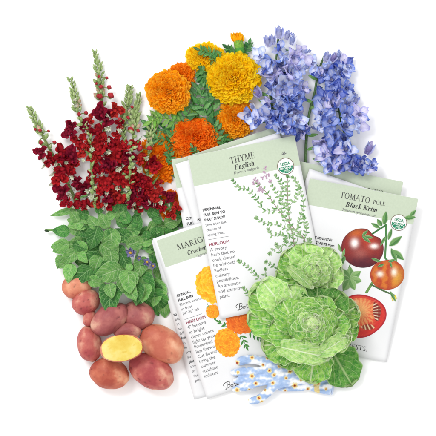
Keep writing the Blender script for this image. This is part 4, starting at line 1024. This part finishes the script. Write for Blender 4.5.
pots = [
 (77, 286, 15.5, 12.5, 10, 11, 20, pm_brown, 'orange-brown potato at the top left of the heap, under a leaf'),
 (86, 302, 14.5, 12.5, 12, 13, 30, pm_red, 'rosy red potato second from the top on the left side'),
 (89.5, 318, 6.5, 9, 6.5, 14, -12, pm_red, 'smallest potato, a red sliver wedged at the left of the heap'),
 (137, 316, 17.5, 15, 13, 14, 0, pm_mauve, 'dull mauve-red potato in the middle beneath hanging leaves'),
 (109.5, 319, 20.5, 14, 13, 22, 38, pm_mauve, 'long mauve potato slanting up under the drooping leaf'),
 (89.5, 344, 12.5, 18, 12, 12.5, 10, pm_red, 'pinkish red potato standing out at the far left of the heap'),
 (127, 331, 14, 9, 8, 20, 0, pm_mauve, 'brownish potato showing only as a strip above the yellow cut one'),
 (161.5, 344, 24, 17.5, 14, 15, -34, pm_brown, 'large tan-brown potato touching the packet edge at the right of the heap'),
 (109.5, 373.5, 20, 15.5, 13, 13.5, -14, pm_brick, 'brick red potato at the lower left front of the heap'),
 (151.5, 371.5, 24, 16.5, 13, 14.5, -28, pm_red, 'big red potato lowest in front at the right of the heap')]
for k, p in enumerate(pots): potato(*p[:8], k+1, p[8])
potato(121.7, 348, 21.5, 13.4, 8, 38, 8, None, 21, 'halved potato with bright yellow cut face, on top of the heap', True)

# ------------------------------------------------------------------ potato plant
e = empty('potato_plant', W(120, 245, 0), 'leafy green potato plant with tiny purple flowers, draped over the potatoes', 'plant')
PL = [leaf_mesh('leaf', 26, 18.5, m_potleaf if k < 3 else m_potdark, k, .22+.08*(k % 3), .08+.07*(k % 4), .045, 10, 22, .70, .04) for k in range(5)]
rnd = random.Random(21)
def zfol(x, y):
    z = 7.0
    if y > 262: z = 14+ (y-262)*.35
    if x > 140 and y > 228: z = min(z, 13) if y < 300 else 24
    if y > 295 and x < 150: z = 38
    if x > 152: z = min(z, 9) if y < 280 else z
    edge = 151+(y-238.8)*.26
    if y > 226 and x > edge-9: z = min(z, 5 if y < 262 else 3.5)
    elif x > 165 and y > 150: z = min(z, 5)
    return z
def sub(n, seed):
    r = random.Random(seed); out = []
    while len(out) < n:
        x, y = r.uniform(66, 172), r.uniform(214, 288)
        if x < 66+max(0, (y-255))*.9 or (x > 150 and y > 262): continue
        out.append((x, y, r.uniform(150, 360), r.uniform(10, 19)))
    return out
lv = sub(38, 4)+[(151, 288, 293, 34), (163, 290, 274, 30), (100, 214, 100, 14), (112, 212, 60, 14), (88, 218, 140, 15), (124, 212, 100, 14), (134, 208, 60, 13), (150, 212, 120, 13), (164, 210, 60, 15), (78, 222, 120, 15), (176, 216, 90, 12), (106, 218, 30, 14), (136, 282, 272, 24), (120, 284, 250, 20), (145, 284, 262, 24), (156, 290, 262, 20), (150, 282, 300, 24), (128, 286, 300, 20), (104, 262, 235, 20), (62, 256, 250, 14), (70, 232, 175, 19), (70, 244, 190, 19), (76, 252, 215, 20), (72, 264, 255, 20), (98, 226, 250, 27), (104, 262, 178, 31), (112, 228, 265, 28), (108, 228, 120, 20), (98, 228, 130, 18), (136, 232, 90, 22), (150, 218, 60, 18), (164, 224, 20, 21), (148, 228, 10, 22), (122, 268, 200, 32), (120, 252, 300, 22), (128, 270, 275, 28), (140, 272, 290, 30), (152, 278, 285, 36), (112, 284, 262, 32), (124, 274, 290, 30), (84, 240, 200, 20), (88, 250, 160, 22), (132, 240, 150, 22), (128, 224, 110, 18), (160, 232, 340, 20), (140, 244, 30, 20), (118, 244, 210, 26), (92, 268, 215, 24), (158, 262, 300, 30), (150, 250, 320, 22), (164, 285, 285, 28), (100, 244, 330, 22), (142, 292, 250, 18), (152, 240, 200, 20), (118, 222, 70, 15), (130, 262, 240, 24), (88, 226, 160, 22), (166, 240, 250, 20), (110, 250, 280, 24), (142, 258, 260, 24), (168, 216, 330, 20), (158, 210, 80, 14), (142, 214, 130, 16), (130, 214, 200, 16), (156, 226, 280, 20), (170, 232, 200, 20), (126, 246, 20, 22), (90, 232, 300, 22), (80, 256, 20, 22), (100, 256, 250, 24), (174, 224, 250, 18), (140, 228, 200, 18)]
for i, (x, y, a, L) in enumerate(lv):
    tx, ty = x+L*math.cos(R(a)), y-L*math.sin(R(a))
    zt = zfol(tx, ty); z = zfol(x, y)
    near = max(x, tx) > 148
    if not near: z += rnd.uniform(0, 3); zt += rnd.uniform(0, 2)
    else: z = min(z, 9 if y < 270 else 12)
    me = PL[rnd.randrange(5)]; s = L/26*rnd.uniform(.9, 1.05)
    inst('leaf', me, e, W(x, y, z), rotm(R(a-90), math.atan2(zt-z, L)*.9+(.10 if not near else .02), R(rnd.uniform(-14, 14) if not near else rnd.uniform(-4, 4))), s)
for pts in ([(146, 300), (132, 272), (118, 250), (100, 238), (72, 232)], [(132, 272), (110, 262), (78, 262)], [(132, 272), (140, 245), (150, 225), (160, 215)], [(118, 250), (112, 232), (104, 220)], [(132, 272), (120, 282), (112, 288)], [(140, 262), (152, 280), (160, 292)], [(72, 232), (60, 230), (45, 230.5)]):
    mb = MB(); q = spline([W(x, y, zfol(x, y)*.6+1.5) for x, y in pts], 6); tube(mb, q, 1.1*MM, 7, H('#7aa35a')); mb.build('stem', m_stem, e)
mb = MB(); ell(mb, W(49, 231.5, 8), (-1, .25, 0), 1.3*MM, 5*MM, (H('#3c5a34'), H('#1f2c20')), 7, 6, .5); mb.build('leaf_tip', m_stem, e)
def pflower():
    mb = MB()
    for j in range(5):
        for dz, f in ((0, 1), (.8, .7)): petal(mb, Vector((0, 0, dz*MM)), R(72*j+dz*40), 5.2*f*MM, 4.4*f*MM, R(14), .2, .14, (H('#5c5a86'), H('#8f8cb8')), j, 5, 5, .7)
    ell(mb, Vector((0, 0, 0)), (0, 0, 1), 1.3*MM, 3.2*MM, (H('#c88a2c'), H('#e6b848')), 8, 6, .4)
    return mb.mesh('flower', m_bud)
pf = pflower()
for x, y, s in ((131, 252.5, 1.15), (147, 262.5, .95), (153, 266, .7), (139, 258, .6)): inst('flower', pf, e, W(x, y, 17), rotm(x, R(15)), s)

# ------------------------------------------------------------------ lettuce
def lettuce_leaf(parent, bx, by, tx, ty, wd, zb, zt, arch, cup, ruf, mat, seed, prof=1.0, rimlift=0.0, col=(1, 1, 1)):
    rnd = random.Random(seed); ph = rnd.uniform(0, 6.28); ph2 = rnd.uniform(0, 6.28)
    a = Vector((bx, by)); b = Vector((tx, ty)); L = (b-a).length; d = (b-a)/L; nrm = Vector((-d.y, d.x))
    nu, nv = 30, 30; mb = MB(); vs = []; uv = []; fs = []; cc = []
    for j in range(nv+1):
        t = j/nv; tt = t**prof
        w = wd/2*math.sqrt(max(0, 1-(2*tt-1)**2))**.85
        if j == 0: w = wd*.05
        for i in range(nu+1):
            s = -1+2*i/nu
            # edges near the tip reach out round, so the outline is a scalloped fan
            e = max(abs(s)**3, t**6)
            wob = .045*math.sin(9*s+ph)*e*L + .025*math.sin(21*s+17*t+ph2)*e*L
            p = a + d*(t*L+wob*.6*(t > .3)) + nrm*(s*w*(1+.05*math.sin(t*15+ph)*abs(s)+.03*math.sin(t*31+ph2)*abs(s)))
            z = zb+(zt-zb)*t+arch*math.sin(math.pi*min(1, t))+cup*s*s*math.sin(math.pi*(.1+.8*t))
            z += rimlift*max(0, t-.75)**2*16
            z += ruf*e*math.sin(t*18+s*6+ph)+ruf*.5*e*math.sin(t*35*s+ph2)
            # blistered blade between the veins
            z += 1.0*noise.noise(Vector((p.x*.22, p.y*.22, seed)))*(1-e)+.9*noise.noise(Vector((p.x*.5, p.y*.5, seed+9)))-.8*math.exp(-(s/.07)**2)*(1-t)+.5*abs(math.sin((t*5-abs(s)*3.2)*math.pi))**.5*(1-e)
            vs.append(W(p.x, p.y, max(z, 1))); uv.append(((s+1)/2, t)); cc.append(col)
    for j in range(nv):
        for i in range(nu):
            q = j*(nu+1)+i; fs.append((q, q+1, q+nu+2, q+nu+1))
    mb.add(vs, fs, uv, cc); mb.build('leaf', mat, parent)
def heart(parent, cx, cy, r, ztop, mats, seed, n=9):
    """wrapped heart: overlapping leaves rising from the outside and folding over the crown"""
    rnd = random.Random(seed)
    for ring, (rr, hh, m) in enumerate(((1.0, 0, n), (.72, 5, n-2), (.42, 9, 4))):
        for k in range(m):
            a = 2*math.pi*(k/m)+ring*.5+rnd.uniform(-.2, .2)
            bx, by = cx+r*rr*math.cos(a), cy-r*rr*math.sin(a)
            inn = .15+.25*rnd.random()
            tx, ty = cx-r*inn*math.cos(a+rnd.uniform(-.4, .4)), cy+r*inn*math.sin(a)
            lettuce_leaf(parent, bx, by, tx, ty, r*rr*rnd.uniform(1.15, 1.5), ztop-17+hh*1.0, ztop-4+ring*1.6+k*.35, 3.2, -3.0*rr, 1.1, mats[ring], seed*10+ring*20+k, .9)
e = empty('lettuce', W(313, 270, 0), 'pale green butterhead lettuce at the back, lying over the printed herb sprigs', 'lettuce', 'butterhead lettuces')
for i, (bx, by, tx, ty, wd, zb, zt, ar, cu, ru, m) in enumerate([
  (308, 272, 305, 243, 36, 24, 24, 5, 2, 1.6, 1), (306, 274, 284, 252, 34, 23, 23, 5, 3, 1.6, 0), (320, 272, 334, 250, 30, 24, 22, 5, 2, 1.5, 1), (320, 276, 342, 268, 34, 23, 20, 4, 3, 1.5, 1),
  (316, 280, 330, 296, 32, 22, 21, 4, 2, 1.5, 1), (306, 284, 276, 272, 30, 22, 21, 5, 4, 1.6, 0), (308, 290, 296, 302, 32, 22, 23, 5, 2, 1.5, 1), (310, 276, 318, 306, 30, 24, 25, 5, 2, 1.5, 1)]):
    lettuce_leaf(e, bx, by, tx, ty, wd, zb, zt, ar, cu, ru, (m_let, m_letpale, m_letdark)[m], i+40)
heart(e, 315, 270, 18, 47, (m_letpale, m_letpale, m_letpale), 3)
lettuce_leaf(e, 287, 266, 313, 288, 11, 38, 42, 4, 3, .8, m_letpale, 59)
e = empty('lettuce', W(314, 325, 0), 'bright green butterhead lettuce in front, resting on the flowered glove', 'lettuce', 'butterhead lettuces')
for i, (bx, by, tx, ty, wd, zb, zt, ar, cu, ru, m, pr) in enumerate([
  (300, 316, 250, 292, 44, 24, 22, 4, 3, 2.0, 0, 1), (296, 330, 248, 314, 40, 26, 22, 5, 4, 2.0, 0, 1), (300, 340, 262, 346, 44, 27, 21, 5, 3, 1.8, 0, 1), (300, 345, 276, 362, 34, 26, 21, 4, 2, 1.6, 0, 1),
  (290, 314, 262, 281, 34, 30, 26, 5, 3, 1.8, 1, 1), (296, 312, 288, 285, 34, 32, 30, 5, 2, 1.6, 1, 1),
  (316, 312, 318, 286, 34, 30, 31, 5, 2, 1.6, 2, 1), (322, 318, 342, 292, 34, 28, 27, 5, 3, 1.8, 2, 1), (330, 322, 357, 306, 34, 28, 22, 5, 3, 1.8, 0, 1), (330, 330, 358, 326, 34, 27, 20, 5, 3, 1.8, 0, 1),
  (328, 344, 352, 385, 42, 15, 7, 4, 1.5, 1.8, 2, 1), (316, 345, 310, 383, 40, 26, 19, 4, 2, 1.6, 0, 1),
  (332, 336, 350, 344, 28, 30, 24, 5, 3, 1.6, 1, 1)]):
    lettuce_leaf(e, bx, by, tx, ty, wd, zb, zt, ar, cu, ru, (m_let, m_letpale, m_letdark)[m], i+70, pr)
# inner cups around the heart, rims turned out
for i, (bx, by, tx, ty, wd, zb, zt, ar, cu, ru, m) in enumerate([
  (300, 334, 282, 300, 34, 36, 40, 7, 4, 1.4, 0), (296, 340, 272, 322, 34, 34, 36, 6, 4, 1.4, 0), (328, 330, 344, 312, 32, 36, 36, 6, 4, 1.4, 0), (320, 320, 322, 296, 30, 38, 40, 6, 3, 1.3, 0),
  (322, 342, 352, 336, 22, 38, 36, 5, 3, 1.2, 1)]):
    lettuce_leaf(e, bx, by, tx, ty, wd, zb, zt, ar, cu, ru, (m_let, m_letpale, m_letdark)[m], i+90)
heart(e, 312, 322, 25, 61, (m_let, m_letpale, m_letcream), 8, 10)
lettuce_leaf(e, 276, 346, 330, 358, 24, 40, 38, 8, 3, 1.4, m_letpale, 131)
lettuce_leaf(e, 318, 355, 348, 336, 18, 41, 38, 5, 3, 1.2, m_letpale, 132)

# ------------------------------------------------------------------ garden gloves
FL = [(237, 363, 3.6), (252, 357.5, 3.2), (267.6, 357.5, 3.2), (279, 361, 3), (263, 365, 2.6), (279.5, 366, 3.2), (269.5, 370.6, 3.4), (290, 371.5, 3.4), (238, 372.5, 2.6), (252, 376, 3.6), (274, 375, 3), (256, 383.5, 3.4), (273, 383, 3), (237, 390, 3.6), (259, 398, 3.4), (294.8, 385.5, 4.2), (285, 391, 2.8), (262, 402, 3), (307, 373.6, 3.4), (318, 383.6, 3.4), (308, 389, 2.8), (249, 390, 2.4), (246, 366, 2.2), (301, 380, 2.2), (326, 389, 2.4), (296, 364, 3), (286, 378, 2.6), (247, 400, 2.4), (265, 390, 2.4)]
def glove(label, fingers, palm, zoff, seed, cuffband=False):
    base = W(290, 378, 0); mb = MB()
    for pts, r0, r1 in fingers:
        q = spline([W(x, y, z+zoff) for x, y, z in pts], 6); n = len(q)
        rr = []
        for i in range(n):
            t = i/(n-1); r = r0+(r1-r0)*t; d = t*n
            r *= .88
            if i < 3: r *= (.45, .78, .94)[i]
            rr.append(r*MM)
        tube(mb, q, rr, 14, None, True, .72)
    q = spline([W(x, y, z+zoff) for x, y, z, r in palm], 6); rr = []
    for i in range(len(q)):
        t = i/(len(q)-1)*(len(palm)-1); k = min(int(t), len(palm)-2); rr.append((palm[k][3]+(palm[k+1][3]-palm[k][3])*(t-k))*MM)
    tube(mb, q, rr, 28, None, True, .36)
    me = mb.mesh('tmp', m_glove); o = bpy.data.objects.new('tmp', me); COL.objects.link(o)
    md = o.modifiers.new('r', 'REMESH'); md.mode = 'VOXEL'; md.voxel_size = .0007
    sm = o.modifiers.new('s', 'SMOOTH'); sm.iterations = 5; sm.factor = .5
    dg = bpy.context.evaluated_depsgraph_get(); me2 = bpy.data.meshes.new_from_object(o.evaluated_get(dg))
    bpy.data.objects.remove(o)
    mb = MB(); B1, B2, WH = H('#a8c2ea', .8), H('#ccdcf6', .82), H('#fafbfe', .84); vs = []; cc = []
    for v, in ((v,) for v in me2.vertices):
        p = v.co.copy(); zmm = p.z/MM; k = (CAMH-zmm)/CAMH; px, py = p.x/MM/k+218, 218-p.y/MM/k
        wr = 1.1*noise.noise(Vector((px*.10+py*.22, py*.30-px*.05, seed)))+.6*noise.noise(Vector((px*.26, py*.40, seed+5)))-.5*max(0, math.sin(py*.9+px*.22+2*noise.noise(Vector((px*.08, py*.1, seed)))))**6
        p.z = max(p.z+wr*MM, .3*MM); vs.append(p)
        nn = nz(px*.5, py*1.3, .16, seed)+.5*nz(px, py, .35, seed+3)
        c = mixc(B1, B2, .5+nn*1.6); c = mixc(c, WH, max(0, nn*2.6-.05))
        if cuffband and abs(px-315.2-(py-376)*.12) < 2.6: c = H('#f2dc9a')
        for fx, fy, fr in FL:
            d = math.hypot(px-fx, py-fy); an = math.atan2(py-fy, px-fx)
            fr2 = fr*.74; er = fr2*(1+.14*math.sin(5*an+fx))
            if d < er: c = H('#f8ecc0') if d > fr2*.66 else H('#f4d07a')
            if d < fr2*.34: c = H('#b04434')
        cc.append(c)
    mb.add(vs, [tuple(p.vertices) for p in me2.polygons], None, cc)
    e = empty('garden_glove', base, label, 'glove', 'pair of flowered garden gloves')
    mb.build('fabric', m_glove, e)
    if cuffband:   # hem rolled round the open end of the cuff
        hb = MB(); tube(hb, spline([W(331.4, 374.5, 3), W(332.6, 380, 5.5), W(332.8, 387, 6), W(331.6, 394.5, 3.2)], 6), [r*MM for r in [.6]+[1.3]*17+[.6]], 8, H('#cfdcf4'), True)
        hb.build('cuff_hem', m_glove, e)
    return e
g2_ = glove('blue flowered garden glove underneath, its wide cream-banded cuff showing at the right',
  [([(266, 366, 4), (280, 368, 4), (298, 372, 4)], 4.2, 5.0), ([(264, 374, 4), (280, 376, 4), (298, 378, 4)], 4.2, 5), ([(266, 381, 4), (282, 382, 4), (300, 384, 4)], 4.2, 5), ([(276, 388, 4), (288, 388, 4), (304, 387, 4)], 3.6, 4.6), ([(284, 360, 4), (296, 364, 4), (306, 370, 4)], 4, 5)],
  [(294, 376, 4, 9), (304, 378, 4.5, 11), (316, 381, 4.5, 11), (326, 383, 4.5, 11.5), (333, 385, 4.2, 10.5)], 0.5, 1, True)
g1_ = glove('blue and white flowered garden glove on top, fingers spread left over the marigold packet',
  [([(236, 362.5, 7), (248, 359.5, 8), (262, 361, 8.5), (280, 366, 9)], 5.2, 5.6), ([(230.5, 373, 7), (244, 371.5, 8), (260, 371, 8.5), (280, 371, 9)], 4.4, 5.4), ([(233, 381, 6.5), (246, 379.5, 7.5), (262, 377, 8.5), (280, 376, 9)], 3.8, 5.4),
   ([(232, 389.8, 6), (246, 387, 7), (262, 381.5, 8.5), (282, 379, 9)], 4.0, 5.4), ([(248, 401.5, 5), (259, 399, 6), (268, 392, 7.5), (276, 385, 8), (290, 381, 9)], 4.4, 6)],
  [(274, 370, 9, 9), (282, 371, 9, 12), (292, 372, 9, 13.5), (302, 372, 9, 12.5), (314, 371, 9, 12)], 0.5, 7)

# ------------------------------------------------------------------ camera, light, world
cam = bpy.data.cameras.new('camera'); co = bpy.data.objects.new('camera', cam); COL.objects.link(co)
co.location = (0, 0, CAMH*MM); co.rotation_euler = (0, 0, 0)
cam.sensor_width = 36; cam.lens = 36*CAMH/436.0; cam.clip_start = .1; cam.clip_end = 100
scn.camera = co
def area(loc, size, power, col=(1, 1, 1)):
    l = bpy.data.lights.new('softbox', 'AREA'); l.shape = 'DISK'; l.size = size; l.energy = power; l.color = col
    o = bpy.data.objects.new('softbox', l); COL.objects.link(o); o.location = loc
    o.rotation_euler = (Vector((0, 0, 0))-Vector(loc)).to_track_quat('-Z', 'Y').to_euler(); return o
area((-0.9, 1.0, 1.9), 0.9, 27)
w = bpy.data.worlds.new('World'); scn.world = w; w.use_nodes = True
w.node_tree.nodes['Background'].inputs[0].default_value = (1, 1, 1, 1); w.node_tree.nodes['Background'].inputs[1].default_value = 1.14
scn.view_settings.view_transform = 'Standard'; scn.view_settings.look = 'None'; scn.view_settings.exposure = 0; scn.view_settings.gamma = 1
scn.render.resolution_x = 1024; scn.render.resolution_y = 1024
